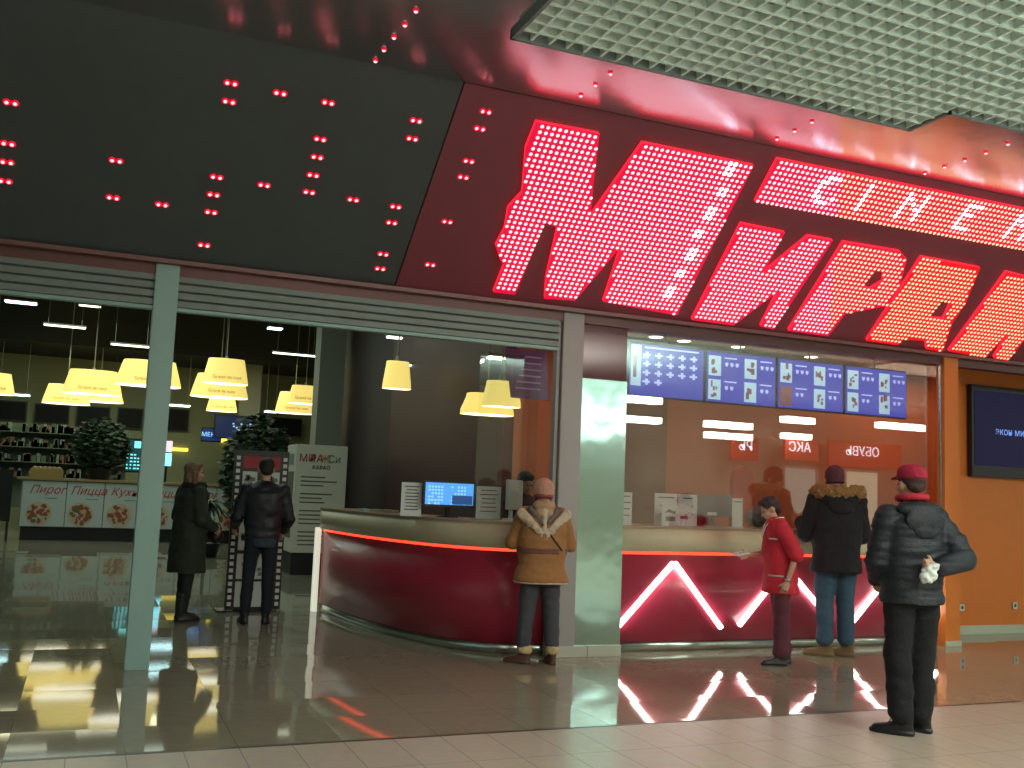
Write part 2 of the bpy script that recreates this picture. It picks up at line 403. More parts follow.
letter('letter', [(739.5, 221), (783, 230), (761, 271), (806.5, 233.5), (831, 238), (772, 326.5), (759, 323.5), (777, 288), (732, 322.5), (690.5, 317)], label='red glowing letter И')
letter('letter', [(841.5, 239.5), (898, 249), (905, 257), (898, 283), (886, 303), (843, 311.5), (826.5, 333.5), (787, 328)],
       [(874, 268), (882, 269), (881, 279), (868, 287), (861, 283)], label='red glowing letter Р')
letter('letter', [(919.5, 254.5), (978, 265.5), (963, 302), (950.5, 320), (940.5, 349), (924.5, 346.5), (924, 338), (901, 337), (896, 342.5), (865, 338)],
       [(940, 298), (948.5, 302), (941.5, 316.5), (925, 316)], label='red glowing letter А')
letter('letter', [(1004.5, 269.5), (1060, 284), (1024, 335), (1006, 358.5), (992, 355.5), (1006, 331), (983, 355), (947, 348.5)], label='red glowing letter Ж cut by the photo edge')
# CINEMA running band
GL = {'C': ["01110", "11000", "10000", "10000", "11001", "01110"], 'I': ["1", "1", "1", "1", "1", "1"], 'N': ["10001", "11001", "10101", "10011", "10001", "10001"],
      'E': ["1111", "1000", "1110", "1000", "1000", "1111"], 'M': ["10001", "11011", "10101", "10001", "10001", "10001"], 'A': ["0110", "1001", "1001", "1111", "1001", "1001"]}
WC = set(); cx_ = 5.88
for ch, xs in zip('CINEMA', (5.86, 6.40, 6.88, 7.62, 8.32, 8.98)):
    for r, row in enumerate(GL[ch]):
        for c, q in enumerate(row):
            if q == '1': WC.add((round((xs + c * PIT) / PIT), round((1.88 - r * PIT) / PIT)))
letter('running_text_band', None, raw=[(5.31, 1.985), (5.345, 1.53), (9.9, 1.53), (9.9, 1.985)], label='red glowing band with CINEMA in whiter dots',
       white=lambda x, v: (round(x / PIT), round(v / PIT)) in WC)
# lone lit pairs on the dark left part
PAIRS = [(11, 102), (8, 143), (7, 161.5), (5, 180.5), (116, 160), (113, 197), (162, 204), (231, 82.5), (229, 101), (280, 92.5), (328, 102), (216.5, 176.5), (213.5, 194), (211, 211.5),
         (264, 184.5), (204, 244.5), (320, 138.5), (317, 156.5), (313, 174.5), (309, 191.5), (353, 199), (416, 120), (412, 138), (395.5, 206), (391.5, 222), (383, 253.5),
         (485.5, 111), (479.5, 128), (468.5, 160.5), (463, 176.5), (447, 221), (430, 264), (380, 268)]
for p in PAIRS:
    x, v = onS(*p); bm = BM()
    for s in (-1, 1):
        n = 14; xx = x + s * PIT / 2
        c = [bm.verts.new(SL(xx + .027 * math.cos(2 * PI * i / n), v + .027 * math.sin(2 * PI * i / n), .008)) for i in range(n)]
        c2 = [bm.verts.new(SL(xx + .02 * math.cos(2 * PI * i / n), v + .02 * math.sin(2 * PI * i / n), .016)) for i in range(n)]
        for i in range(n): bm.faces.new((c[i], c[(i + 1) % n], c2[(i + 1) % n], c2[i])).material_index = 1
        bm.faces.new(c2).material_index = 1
        dot(bm, xx, v, .017, .013, 0, 10)
    obj('lamp_pair', bm, [M_led, M_ledh], sign)

# single lamps in rows on the glossy ceiling
for n_, pts in enumerate([[(416, 10), (405, 24), (394, 36.5), (384, 49), (375.5, 60), (366.5, 70.5)], [(610.5, 72.5), (595.5, 84), (581, 94.5)], [(812, 121), (794.5, 130), (777, 138)],
                          [(1008, 143), (986, 152), (965, 159.5), (944.5, 166), (925, 172.5)], [(52, 3)], [(970, 8)][:0]]):
    for ip, p in enumerate(pts):
        q = atZ(p[0], p[1], top.z); bm = BM(); ORD = ['farthest from', 'second farthest from', 'third farthest from', 'third nearest to', 'second nearest to', 'nearest to']
        od = (ORD[:len(pts) - 2] + ORD[-2:]) if len(pts) > 2 else ['']
        if n_ == 3: od = od[::1]
        od = od[ip] + ' the sign, '*(len(pts) > 2)
        cyl(bm, (0, 0, 0), (0, 0, -.012), .02, .018, 12, 1); ell(bm, (0, 0, -.012), (.013, .013, .010), seg=10)
        o = obj('ceiling_led', bm, [M_led, M_ledh]); o.location = q
        tag(o, ['ceiling point lamp %sin the row of six', 'ceiling point lamp %srow above the biggest letter', 'ceiling point lamp %srow of three before the running band',
                'ceiling point lamp %srow of five at grille step', 'lone small red %slamp on the ceiling above the dark sign panel'][n_] % od, 'lamp', ['row of six ceiling point lamps', 'row of three lamps by the grille corner', 'row of three lamps above the band', 'row of five lamps', None][n_])

# ================================================================ CEILING GRILLE
g = thing('ceiling_grille', 'pale open-cell grid ceiling panel hanging before the red sign', 'ceiling grille', (2.22, 5.5, 4.30))
CELL = .122
def inside(x, y): return 2.22 <= x <= 13 and y >= 1.6 and (y <= 5.5 if x <= 5.43 else y <= 5.13)
bm = BM(); x = CELL
while x < 9.4:
    y1 = 0 if x + 2.22 <= 5.43 else -.37
    box(bm, x - .009, x + .009, -3.7, y1, .002, .055); x += CELL
y = -CELL
while y > -3.7:
    x1 = 9.4
    box(bm, 0, (x1 if y <= -.37 else 3.21), y - .009, y + .009, 0, .055); y -= CELL
obj('cell_grid', bm, M_grille, g)
bm = BM()
box(bm, -.012, 3.222, -.012, .012, -.012, .06); box(bm, 3.2, 3.222, -.382, .012, -.012, .06); box(bm, 3.2, 9.4, -.382, -.36, -.012, .06); box(bm, -.012, .012, -3.7, .012, -.012, .06)
obj('edge_frame', bm, mat('grille_edge', (.22, .26, .25), .5), g)
bm = BM()
prism(bm, [(.03, -3.7), (9.4, -3.7), (9.4, -.39), (3.19, -.39), (3.19, -.02), (.03, -.02)], lambda a, b: Vector((a, b, .125)), lambda a, b: Vector((a, b, .135)))
obj('backing_board', bm, M_plen, g)

# ================================================================ HALL BEHIND THE CAMERA (seen in the glass)
def lamp_bar(x, y, z, L, lab, w_=.22, m=None, rz=0, name='tube_lamp', grp=None, tall=.03):
    t = thing(name, lab, 'lamp', (x, y, z), rz, grp)
    bm = BM(); box(bm, -L / 2, L / 2, -w_ / 2, w_ / 2, .03 - tall, .03, bevel=.008); obj('diffuser', bm, m or M_lampw, t)
    bm = BM(); box(bm, -L / 2 - .02, L / 2 + .02, -w_ / 2 - .015, w_ / 2 + .015, .03, .07, bevel=.008); obj('housing', bm, M_grey, t)
    if name == 'tube_lamp':
        zc = 4.99 if 29.5 < y else 6.3
        for sx_ in (-1, 1): bm = BM(); cyl(bm, (sx_ * L * .4, 0, .06), (sx_ * L * .4, 0, zc - z + .01), .006, n=6); obj('suspension_wire', bm, M_grey, t)
    return t
for i, (x, y, e) in enumerate(HALL_LAMPS):
    lamp_bar(x, y, 4.35, 1.7, 'flat white hall ceiling lamp, ' + ['over the walkway before the pale post', 'over the walkway before the steel column', 'over the walkway before the television', 'farther back, nearest the picture edge', 'farther back, facing the curved counter', 'farther back, facing the straight counter', 'farther back, farthest along the walkway'][i], name='hall_lamp', grp='hall ceiling lamps')
for (px0, px1, py, vy) in [(626, 660, 397, 23), (706, 750, 422, 23), (706, 750, 433, 24.5), (783, 812, 417.5, 23), (783, 809, 434, 25), (878, 933, 423.5, 23)]:
    a, b = atY(px0, py, vy), atY(px1, py + (px1 - px0) * .06, vy)
    lamp_bar((a.x + b.x) / 2, 17.29 - vy, (a.z + b.z) / 2, b.x - a.x, 'white lamp mirrored in the counter glass, ' + {626: 'touching the steel column under the first menu screen', 706: 'above the orange wall strip' + (', upper bar' if py < 428 else ', lower bar'), 783: 'beside the orange strip' + (', upper bar' if py < 428 else ', lower bar'), 878: 'under the farthest menu screen'}[px0], .3, M_lampw, name='hall_lamp', grp='hall lamps behind the viewer', tall=.17)
p_ = atY(604, 410, 2 * 8.54 + 2.0); lamp_bar(p_.x, -2.0, p_.z - .1, 3.0, 'long white hall lamp mirrored as a bright band in the steel column', .3, M_lampw, name='hall_lamp', tall=.13)
bm = BM(); box(bm, -12, 30, -9, -8.9, 0, 4.54); struct('wall_front', bm, mat('hall_wall', (.40, .32, .24), .7))
def shop(x0, x1, z0, z1, s, sx, fasc=True, sz=.42):
    t = thing('shop_sign', {5: 'widest red shop fascia mirrored in the glass between the parka and the cap', 3: 'red shop fascia mirrored left of the parka, with three white letters', 2: 'small red shop fascia with two white letters mirrored above the red chair'}[len(s)], 'shop sign', (x0, -8.0, z0))
    bm = BM(); box(bm, 0, x1 - x0, -.12, 0, 0, z1 - z0, bevel=.01); obj('fascia_board', bm, mat('shop_red', (.55, .06, .03), .5), t)
    text('lettering', s, mat('shop_white', (.9, .9, .9), .4, emit=(.85, .85, 1), es=1.6), sz, Matrix.Translation((sx - x0, .01, (z1 - z0) * .62)) @ Matrix.Rotation(PI, 4, 'Z') @ Matrix.Rotation(PI / 2, 4, 'X'), t, .01)
shop(21.6, 24.6, 2.75, 3.55, 'ОБУВЬ', 22.95)
shop(19.9, 21.2, 2.85, 3.5, 'АКС', 20.45)
shop(17.9, 18.9, 2.75, 3.45, 'РЬ', 18.42)
for x0, x1, c, lb in [(22.3, 23.6, (.62, .62, .45), 'pale lit shop doorway mirrored under the fascia lettered ОБУВЬ'), (19.9, 21.1, (.36, .40, .34), 'pale lit shop doorway mirrored under the fascia lettered АКС')]:
    t = thing('shop_doorway', lb, 'doorway', (x0, -8.0, 0))
    bm = BM(); box(bm, 0, x1 - x0, -.05, -.03, 0, 2.6); obj('door_leaf', bm, mat('door_%d' % x0, c, .5, emit=c, es=.5), t)
    bm = BM(); box(bm, -.08, 0, -.08, .02, 0, 2.68); box(bm, x1 - x0, x1 - x0 + .08, -.08, .02, 0, 2.68); box(bm, 0, x1 - x0, -.08, .02, 2.6, 2.68); obj('door_frame', bm, M_grey, t)

# ================================================================ GLASS
bm = BM(); box(bm, 4.82, 9.08, 8.64, 8.648, 1.227, 3.15)
struct('window_1', bm, M_glass, 'glass pane over the straight ticket counter')
bm = BM(); box(bm, 8.868, 8.898, 8.53, 8.56, 1.2, 3.15, bevel=.004)
struct('trim_5', bm, mat('alu', (.6, .6, .55), .25, .9), 'thin bright aluminium glass edge beside the orange pier')
for x0, x1, lb in [(3.42, 3.78, 'narrow clear counter screen behind the white sheet by the monitor'), (3.785, 4.05, 'clear counter screen beside the steel column, behind the woman in tan')]:
    bm = BM(); box(bm, x0, x1, 8.95, 8.958, 1.22, 2.85)
    tag(obj('glass_screen', bm, M_glass2), lb, 'glass screen')

# ================================================================ COUNTERS
def smooth_curve(pts, n=8):
    out = []; P = [pts[0]] + pts + [pts[-1]]
    for i in range(1, len(P) - 2):
        a, b, c, d = [Vector(q) for q in P[i - 1:i + 3]]
        for k in range(n):
            t = k / n; out.append(.5 * ((2 * b) + (c - a) * t + (2 * a - 5 * b + 4 * c - d) * t * t + (3 * b - a - 3 * c + d) * t ** 3))
    out.append(Vector(pts[-1])); return out
CUR = smooth_curve([(2.68, 12.06), (2.80, 10.9), (2.98, 10.0), (3.24, 9.27), (3.60, 8.84), (4.085, 8.69)])
def offs(path, d):
    out = []
    for i, p in enumerate(path):
        t = (path[min(i + 1, len(path) - 1)] - path[max(i - 1, 0)]).normalized(); out.append(p + Vector((-t.y, t.x)) * d)
    return out
def ribbon(bm, path, d0, d1, z0, z1, mi=0):
    a, b = offs(path, d0), offs(path, d1); n = len(path)
    V = [[bm.verts.new((q.x, q.y, z)) for q in r] for r, z in ((a, z0), (b, z0), (b, z1), (a, z1))]
    for i in range(n - 1):
        for k in range(4):
            l = (k + 1) % 4; bm.faces.new((V[k][i], V[k][i + 1], V[l][i + 1], V[l][i])).material_index = mi
    for i in (0, n - 1): bm.faces.new([V[k][i] for k in range(4)]).material_index = mi
def counter(name, label, path, mk_smooth=True):
    t = thing(name, label, 'counter', (0, 0, 0))
    # positive offset = inwards (away from the hall)
    bm = BM(); ribbon(bm, path, 0, .04, .10, .945); obj('front_panel', bm, M_burg, t, True)
    bm = BM(); ribbon(bm, path, .02, .05, 0, .10); obj('kick_plate', bm, M_kick, t, True)
    bm = BM(); ribbon(bm, path, .01, .035, .945, .975); obj('led_strip', bm, M_redled, t)
    bm = BM(); ribbon(bm, path, -.045, .05, .975, 1.20); obj('upper_band', bm, M_cream, t, True)
    bm = BM(); ribbon(bm, path, -.05, .55, 1.2, 1.225); obj('counter_top', bm, mat('counter_top', (.36, .25, .17), .35), t)
    bm = BM(); ribbon(bm, path, .05, .09, 0, 1.2); obj('inner_panel', bm, M_brown, t)
    return t
cc = counter('curved_ticket_counter', 'curved burgundy ticket counter with cream band and red light strip', CUR)
bm = BM(); box(bm, 2.60, 2.655, 12.02, 12.14, 0, .985, bevel=.004)
obj('end_light', bm, mat('end_light', (.9, .9, .8), .4, emit=(1, 1, .8), es=.55), cc)
STR = [Vector((4.83 + (8.895 - 4.83) * i / 4, 8.68)) for i in range(5)]
rc = counter('straight_ticket_counter', 'straight burgundy ticket counter with white zigzag tubes beyond the steel column', STR)
for (a, p, b) in [((617, 628), (674.5, 562), (721.5, 628)), ((739.5, 625.5), (786, 566), (832, 622)), ((849.5, 626), (894, 570), (938, 619))]:
    qa, qp, qb = [atY(*q, 8.655) for q in (a, p, b)]
    for q0, q1 in ((qa, qp), (qp, qb)):
        d = (q1 - q0).normalized(); s = Vector((d.z, 0, -d.x)) * .0195; bm = BM()
        if q0 is qp: q0 = q0 + d * .012
        else: q1 = q1 - d * .012
        vs = [q0 + s, q0 - s, q1 - s, q1 + s]
        A = [bm.verts.new(v + Vector((0, -.012, 0))) for v in vs]; B = [bm.verts.new(v + Vector((0, .026, 0))) for v in vs]
        bm.faces.new(A); bm.faces.new(B[::-1])
        for i in range(4): bm.faces.new((A[i], B[i], B[(i + 1) % 4], A[(i + 1) % 4]))
        obj('light_tube', bm, M_tube, rc)

# ---- things on the counters
def sheet(px, yv, z0, label, lines=6, col=None, name='paper_notice', red=False, grp=None):
    (x0, y0), (x1, y1) = px; a = atY(x0, y0, yv); b = atY(x1, y1, yv)
    W = b.x - a.x; Hh = a.z - z0
    t = thing(name, label, 'notice', ((a.x + b.x) / 2, yv, z0), 0, grp)
    bm = BM(); box(bm, -W / 2, W / 2, 0, .006, 0, Hh, bevel=.001); box(bm, -W / 2, W / 2, -.03, .04, 0, .004); obj('sheet', bm, M_white if col is None else col, t)
    bm = BM(); random.seed(int(x0))
    for k in range(lines):
        z = Hh * (.88 - .78 * k / max(lines, 1)); w2 = W * random.uniform(.25, .38)
        box(bm, -w2, w2, -.003, 0, z - .006, z + .004)
    obj('printed_lines', bm, M_ink if not red else mat('red_ink', (.35, .06, .06), .6), t)
    return t
sheet(((402, 482), (421, 515)), 9.6, 1.226, 'white printed notice standing beside the blue monitor, farther from the tan jacket', 8)
sheet(((477, 486), (500, 519)), 9.45, 1.226, 'white notice with red lines between the blue monitor and the woman in tan', 6, red=True)
sheet(((622, 492), (631.5, 525)), 8.82, 1.226, 'narrow white notice on the counter touching the steel column edge', 4)
sheet(((655, 493), (677, 517)), 9.02, 1.226, 'plain pale sheet behind the arrow sign, nearer the steel column', 3)
sheet(((678.5, 494), (697, 517)), 9.02, 1.226, 'plain pale sheet behind the arrow sign, nearer the dark-haired cashier', 3)
sheet(((732.5, 498), (742.5, 528)), 8.85, 1.226, 'tall narrow white card with a dark blot beside the red-shirted woman', 1)
t = sheet(((662, 505), (691.5, 527)), 8.78, 1.226, 'white counter sign with red arrow and green sketch', 0, name='arrow_sign')
bm = BM(); prism(bm, [(.04, .075), (.10, .075), (.10, .055), (.14, .09), (.10, .125), (.10, .105), (.04, .105)], lambda a, b: Vector((a, -.001, b)), lambda a, b: Vector((a, -.004, b))); obj('arrow', bm, mat('arrow_red', (.4, .04, .05), .6), t)
bm = BM(); prism(bm, [(-.14, .13), (-.10, .17), (-.04, .15), (-.01, .15), (-.02, .12), (-.06, .13), (-.10, .14)], lambda a, b: Vector((a, -.001, b)), lambda a, b: Vector((a, -.004, b))); box(bm, -.13, -.02, -.004, -.001, .05, .095); obj('sketch', bm, mat('sketch_green', (.12, .22, .18), .6), t)

def monitor(name, label, x, y, z, W, Hh, rz, lit=True, foot=True):
    t = thing(name, label, 'monitor', (x, y, z), rz)
    b0 = .10 if foot else 0
    bm = BM(); box(bm, -W / 2, W / 2, 0, .035, b0, b0 + Hh, bevel=.006); obj('bezel', bm, M_black, t)
    if lit:
        bm = BM(); box(bm, -W / 2 + .02, W / 2 - .02, -.004, 0, b0 + .025, b0 + Hh - .02)
        obj('screen', bm, mat('blue_screen', (.1, .3, .8), .2, emit=(.10, .42, 1), es=.8), t)
        bm = BM(); random.seed(3)
        for gx in range(2):
            for gy in range(6):
                for k in range(5):
                    if random.random() < .85:
                        xx = -W / 2 + .05 + gx * W * .44 + k * .033; zz = b0 + Hh - .05 - gy * .033
                        if zz > b0 + .04: box(bm, xx, xx + .022, -.006, -.004, zz - .02, zz)
        obj('seat_plan', bm, mat('plan_blue', (.3, .6, .9), .3, emit=(.3, .62, .95), es=.75), t)
        bm = BM(); box(bm, W * .05, W / 2 - .03, -.007, -.0045, b0 + .03, b0 + .12); obj('dialog_window', bm, mat('plan_dark', (.03, .08, .2), .3, emit=(.02, .08, .3), es=.6), t)
    if foot:
        bm = BM(); cyl(bm, (0, .05, .01), (0, .05, b0 + .08), .022, .018); loft(bm, [(0, 0, .05, .12, .08), (.012, 0, .05, .11, .07)]); obj('stand', bm, M_black, t, False)
    return t
a = atY(424, 481, 9.5); b = atY(474.5, 508, 9.5)
monitor('monitor', 'monitor showing a blue seat plan between two white notices', (a.x + b.x) / 2, 9.5, 1.226, b.x - a.x, .26, 0)
t = monitor('monitor', 'white monitor turned aside behind the woman in tan', 4.02, 9.35, 1.226, .36, .30, .75, lit=False)
for ch in t.children: ch.data.materials.clear(); ch.data.materials.append(M_white)
a = atY(698, 494, 9.15); b = atY(732, 528, 9.15)
t = monitor('monitor', 'grey monitor back beside the dark-haired cashier', (a.x + b.x) / 2, 9.15, 1.226, b.x - a.x, .24, 0, lit=False)
for ch in t.children: ch.data.materials.clear(); ch.data.materials.append(mat('grey_plastic', (.14, .16, .17), .5))
bm = BM(); box(bm, -.10, .02, -.006, 0, .115, .15); obj('label_strip', bm, M_white, t)
bm = BM(); ell(bm, (0, 0, .09), (.15, .1, .10), seg=16); ell(bm, (.06, .02, .15), (.06, .05, .05), seg=12)
o = fuse('cloth_bag', bm, .012, mat('bag_grey', (.10, .095, .09), .8), fold=.02, fs=(20, 20, 20)); o.location = (6.68, 8.95, 1.25); tag(o, 'dark crumpled bag on the counter beside the red-shirted woman', 'bag')
t = thing('desk_chair', 'red rounded high-backed chair behind the red-shirted woman', 'chair', (7.2, 9.9, 0))
bm = BM(); prism(bm, [(-.15 , .55)] + [(-.15 + .15 * (1 - math.cos(a)), 1.75 + .17 * math.sin(a)) for a in [PI * k / 10 for k in range(11)]] + [(.15, .55)], lambda x, z: Vector((x, 0, z)), lambda x, z: Vector((x, .08, z + .01)))
obj('backrest', bm, mat('chair_red', (.5, .06, .02), .5), t)
bm = BM(); box(bm, -.2, .2, -.38, .06, .48, .56, bevel=.03); obj('seat', bm, MATS['chair_red'], t)
bm = BM(); cyl(bm, (0, -.15, .06), (0, -.15, .5), .025)
for k in range(5): cyl(bm, (0, -.15, .07), (.24 * math.cos(k * 1.2566), -.15 + .24 * math.sin(k * 1.2566), .03), .02, .015); ell(bm, (.24 * math.cos(k * 1.2566), -.15 + .24 * math.sin(k * 1.2566), .025), (.025, .025, .025), seg=8)
obj('base', bm, M_black, t)
# flyers near the far end of the curved counter
for i, (x, y, c) in enumerate([(2.95, 11.2, (.3, .45, .5)), (3.02, 10.85, (.5, .45, .2)), (3.05, 10.55, (.45, .4, .3))]):
    bm = BM(); box(bm, -.05, .05, -.11, .11, 0, .02 + .006 * i); o = obj('leaflet_stack', bm, mat('leaf_%d' % i, c, .6)); o.location = (x, y, 1.226); o.rotation_euler.z = .2 * i
    tag(o, ['bluish leaflet stack on the far end of the curved counter', 'yellowish leaflet stack on the curved counter, middle of three', 'beige leaflet stack on the curved counter, nearest the monitor'][i], 'leaflets')

# ---- hanging menu screens
def hang_screen(i, x0, x1, z0, z1, y, label, kind):
    t = thing('menu_screen', label, 'screen', ((x0 + x1) / 2, y, z0), 0, 'screens over the ticket counter')
    W = x1 - x0; Hh = z1 - z0
    bm = BM(); box(bm, -W / 2, W / 2, 0, .06, 0, Hh, bevel=.006); obj('bezel', bm, M_black, t)
    bm = BM(); box(bm, -W / 2 + .018, W / 2 - .018, -.003, 0, .02, Hh - .02)
    m = mat('menu_blue', (.01, .01, .03), .5, emit=(.10, .12, .85), es=.62, spec=.1); obj('screen', bm, m, t)
    ML = mat('menu_light', (.5, .6, .9), .3, emit=(.35, .45, .95), es=1.0)
    MT = mat('menu_thumb', (.4, .6, .7), .3, emit=(.30, .55, .72), es=1.0); MD = mat('menu_thumb_dark', (.2, .1, .1), .3, emit=(.16, .06, .08), es=.7)
    bm = BM()
    if kind == 0:
        box(bm, -W * .3, W * .42, -.006, -.004, Hh * .90, Hh * .93)
        for r in range(4):
            for c in range(5 if r < 3 else 2):
                xx = -W * .27 + c * W * .155; zz = Hh * (.78 - r * .165)
                box(bm, xx - .05, xx + .05, -.006, -.004, zz - .012, zz + .012); box(bm, xx - .012, xx + .022, -.0062, -.0042, zz - .035, zz + .035)
    else:
        for q in range(2):
            for r in range(2):
                ox = -W * .24 + q * W * .5; oz = Hh * (.86 - .45 * r)
                box(bm, ox, ox + W * .17, -.006, -.004, oz, oz + .016)
                for c in range(3 if r == 0 else 2):
                    xx = ox + .03 + c * .075; zz = oz - .07
                    prism(bm, [(xx - .022, zz + .018), (xx - .011, zz + .028), (xx, zz + .018), (xx + .011, zz + .028), (xx + .022, zz + .018), (xx + .02, zz - .008), (xx, zz - .028), (xx - .02, zz - .008)], lambda a, b: Vector((a, -.004, b)), lambda a, b: Vector((a, -.006, b)))
    obj('menu_text', bm, ML, t)
    bm = BM(); bd = BM(); random.seed(20 + i)
    if kind == 0: box(bm, -W * .47, -W * .34, -.006, -.004, Hh * .2, Hh * .95); box(bd, -W * .44, -W * .40, -.008, -.006, Hh * .35, Hh * .75)
    else:
        for q in range(2):
            for r in range(2):
                ox = -W * .46 + q * W * .5; oz = Hh * (.52 - .45 * r); w1 = W * .17
                box(bm if not (i == 2 and r == 1 and q == 0) else bd, ox, ox + w1, -.006, -.004, oz, oz + Hh * .38)
                for k in range(5):
                    u = ox + random.uniform(.02, w1 - .06); z_ = oz + random.uniform(.02, Hh * .28); box(bd, u, u + random.uniform(.02, .05), -.008, -.006, z_, z_ + random.uniform(.02, .08))
    obj('film_pictures', bm, MT, t); obj('picture_figures', bd, MD, t)
    bm = BM(); cyl(bm, (0, .03, Hh), (0, .03, 3.45 - z0), .012); obj('hanger', bm, M_black, t)
P0, P1 = atY(628.5, 340, 10.0), atY(907.5, 372, 10.0); SW = (P1.x - P0.x) / 4
for i in range(4):
    hang_screen(i, P0.x + SW * i + .008, P0.x + SW * (i + 1) - .008, 2.655, 3.29, 10.0,
                ['blue hanging menu screen with one poster and rows of seat prices, beside the steel column', 'blue menu screen with round emblem poster, second from the steel column',
                 'blue menu screen with a red and green picture, third from the steel column', 'blue menu screen above the fur-hooded man, farthest from the steel column'][i], min(i, 1))
t = thing('side_screen', 'dim tilted screen hanging above the woman in tan', 'screen', (4.36, 10.0, 2.53), .0)
for hx in (-.1, .15): bm = BM(); cyl(bm, (hx, .05, .5), (hx, .05, 3.77), .008, n=8); obj('hanger', bm, M_black, t)
bm = BM(); prism(bm, [(-.17, 0), (.3, 0), (.24, .53), (-.26, .53)], lambda a, b: Vector((a, 0, b)), lambda a, b: Vector((a + .03, .07, b))); obj('casing', bm, mat('dim_screen', (.05, .03, .06), .25, emit=(.12, .03, .07), es=.35), t)
bm = BM(); [box(bm, -.12 + .02 * k, .18, -.004, 0, .1 + .07 * k, .115 + .07 * k) for k in range(6)]; obj('screen_text', bm, mat('dim_text', (.2, .1, .15), .4, emit=(.32, .14, .25), es=.5), t)
for px, py in [(656, 337), (684, 341), (738, 347), (811, 357)]:
    q = atZ(px, py, 3.44); t = thing('downlight', 'round white downlight in the booth ceiling, ' + {656: 'nearest the steel column', 684: 'second from the steel column', 738: 'third from the steel column', 811: 'farthest from the steel column'}[px], 'lamp', (q.x, q.y, 3.435), group='booth downlights')
    bm = BM(); cyl(bm, (0, 0, 0), (0, 0, .01), .085, n=24); obj('lens', bm, mat('downlight', (1, 1, 1), .3, emit=(1, .9, .7), es=4), t)
    bm = BM(); loft(bm, [(.0, 0, 0, .1, .1), (.014, 0, 0, .11, .11)], p=2); obj('ring', bm, M_kick, t); t.children[-1].location.z = .002
# wall TV and sockets at right
t = thing('television', 'large black television on the orange wall', 'television', (10.09, 9.285, 1.93))
bm = BM(); box(bm, 0, 1.95, -.07, 0, 0, 1.15, bevel=.008); obj('casing', bm, M_black, t)
bm = BM(); box(bm, .05, 1.9, -.075, -.07, .14, 1.08); obj('screen', bm, mat('tv_dark', (.006, .006, .02), .45, emit=(.010, .008, .035), es=.8, spec=.15), t)
text('caption', 'экон мика', mat('tv_text', (.2, .3, .6), .4, emit=(.14, .28, .75), es=.9), .13, face_mtx((.72, -.08, .58)), t, .001)
for i, (px, py) in enumerate([(961.5, 607.5), (1014.5, 605.5)]):
    q = atY(px, py, 9.30); t = thing('wall_socket', ['white wall socket under the television, nearer the man in the dark jacket', 'white wall socket under the television, farther from the man in the dark jacket'][i], 'socket', (q.x, 9.30, q.z), group='sockets')
    bm = BM(); box(bm, -.045, .045, -.012, 0, -.045, .045, bevel=.006); obj('cover', bm, M_white, t)
    bm = BM(); cyl(bm, (0, -.0125, 0), (0, -.008, 0), .022, n=16); obj('outlet', bm, M_ink, t)

# ================================================================ FOOD COURT
# pillars
bm = BM(); box(bm, 4.18 * .97, 5.02 * .93, 30.6, 31.4, 0, 6.3); struct('pillar_1', bm, M_grey)
bm = BM(); box(bm, 3.97, 4.46, 19, 19.5, 0, 6.3); struct('pillar_2', bm, M_grey)
# ceiling rings
for pts, lb in [([(-30, 312), (0, 309), (30, 307), (50, 303), (57, 298), (60, 292), (80, 292), (77, 299), (68, 306), (45, 311), (0, 315), (-30, 318)], 'pale curved band on the dark food-court ceiling at the picture edge'),
                ([(78, 294), (100, 294), (104, 305), (113, 315), (128, 323), (160, 331), (200, 337), (200, 339), (160, 334.5), (125, 329), (100, 318), (86, 305)], 'pale curved band on the dark food-court ceiling running behind the pale post')]:
    bm = BM(); P3 = [atZ(px, py, 6.2) for px, py in pts]
    prism(bm, [(p.x, p.y) for p in P3], lambda a, b: Vector((a, b, 6.2)), lambda a, b: Vector((a, b, 6.3)))
    tag(obj('ceiling_band', bm, mat('ring_white', (.62, .66, .62), .6)), lb, 'ceiling decoration')
# tubes on the food-court ceiling
TL = [(44, 86, 324, 5.6, M_warmtube), (79, 101, 304.5, 5.6, M_warmtube), (5, 37, 300.5, 5.6, M_cyan), (111, 151, 343.5, 5.6, M_warmtube), (273, 318, 352, 5.2, M_warmtube), (387, 402, 336, 5.0, M_warmtube),
      (408, 452, 364.5, 4.2, M_warmtube), (268, 282, 327.5, 5.6, M_cyan), (-4, 30, 393, 4.0, M_cyan), (168, 190, 404.5, 3.8, M_cyan), (265, 277, 411, 3.7, M_cyan), (92, 116, 401, 3.9, M_cyan), (488, 504, 356, 3.2, M_warmtube)]
for k, (x0, x1, py, z, m) in enumerate(TL):
    d = 26 if m is M_warmtube else 30.0
    d = {0: 26, 1: 27.3, 2: 27.5, 4: 24.3, 11: 31.6}.get(k, d)
    if k == 10 or k == 9: d = 30
    if k in (5, 6): d = 15.2
    if k == 7: d = 27
    if k == 12: d = 10.8
    a, b = atY(x0, py, d), atY(x1, py + (x1 - x0) * .03, d); z = a.z
    L = b.x - a.x
    lamp_bar((a.x + b.x) / 2, d, z - .03, L, ['warm tube lamp above the widest pendant cluster', 'short warm tube lamp at the ring band end', 'cyan tube lamp under the shutter rail at the picture edge', 'warm tube lamp above the pendant cut by the pale post',
              'warm tube lamp above the pair of pendants before the pillar', 'short warm tube lamp above the single pendant', 'long warm tube lamp beside the single pendant', 'small cyan tube lamp at the top of the grey pillar', 'bright cyan lamp below the pendant at the picture edge',
              'bright cyan lamp right beside the pale post', 'small cyan lamp left of the pair of pendants', 'bright cyan lamp under the widest pendant cluster', 'short tilted tube lamp beside the dim side screen'][k], .10 if m is M_warmtube else .28, m)
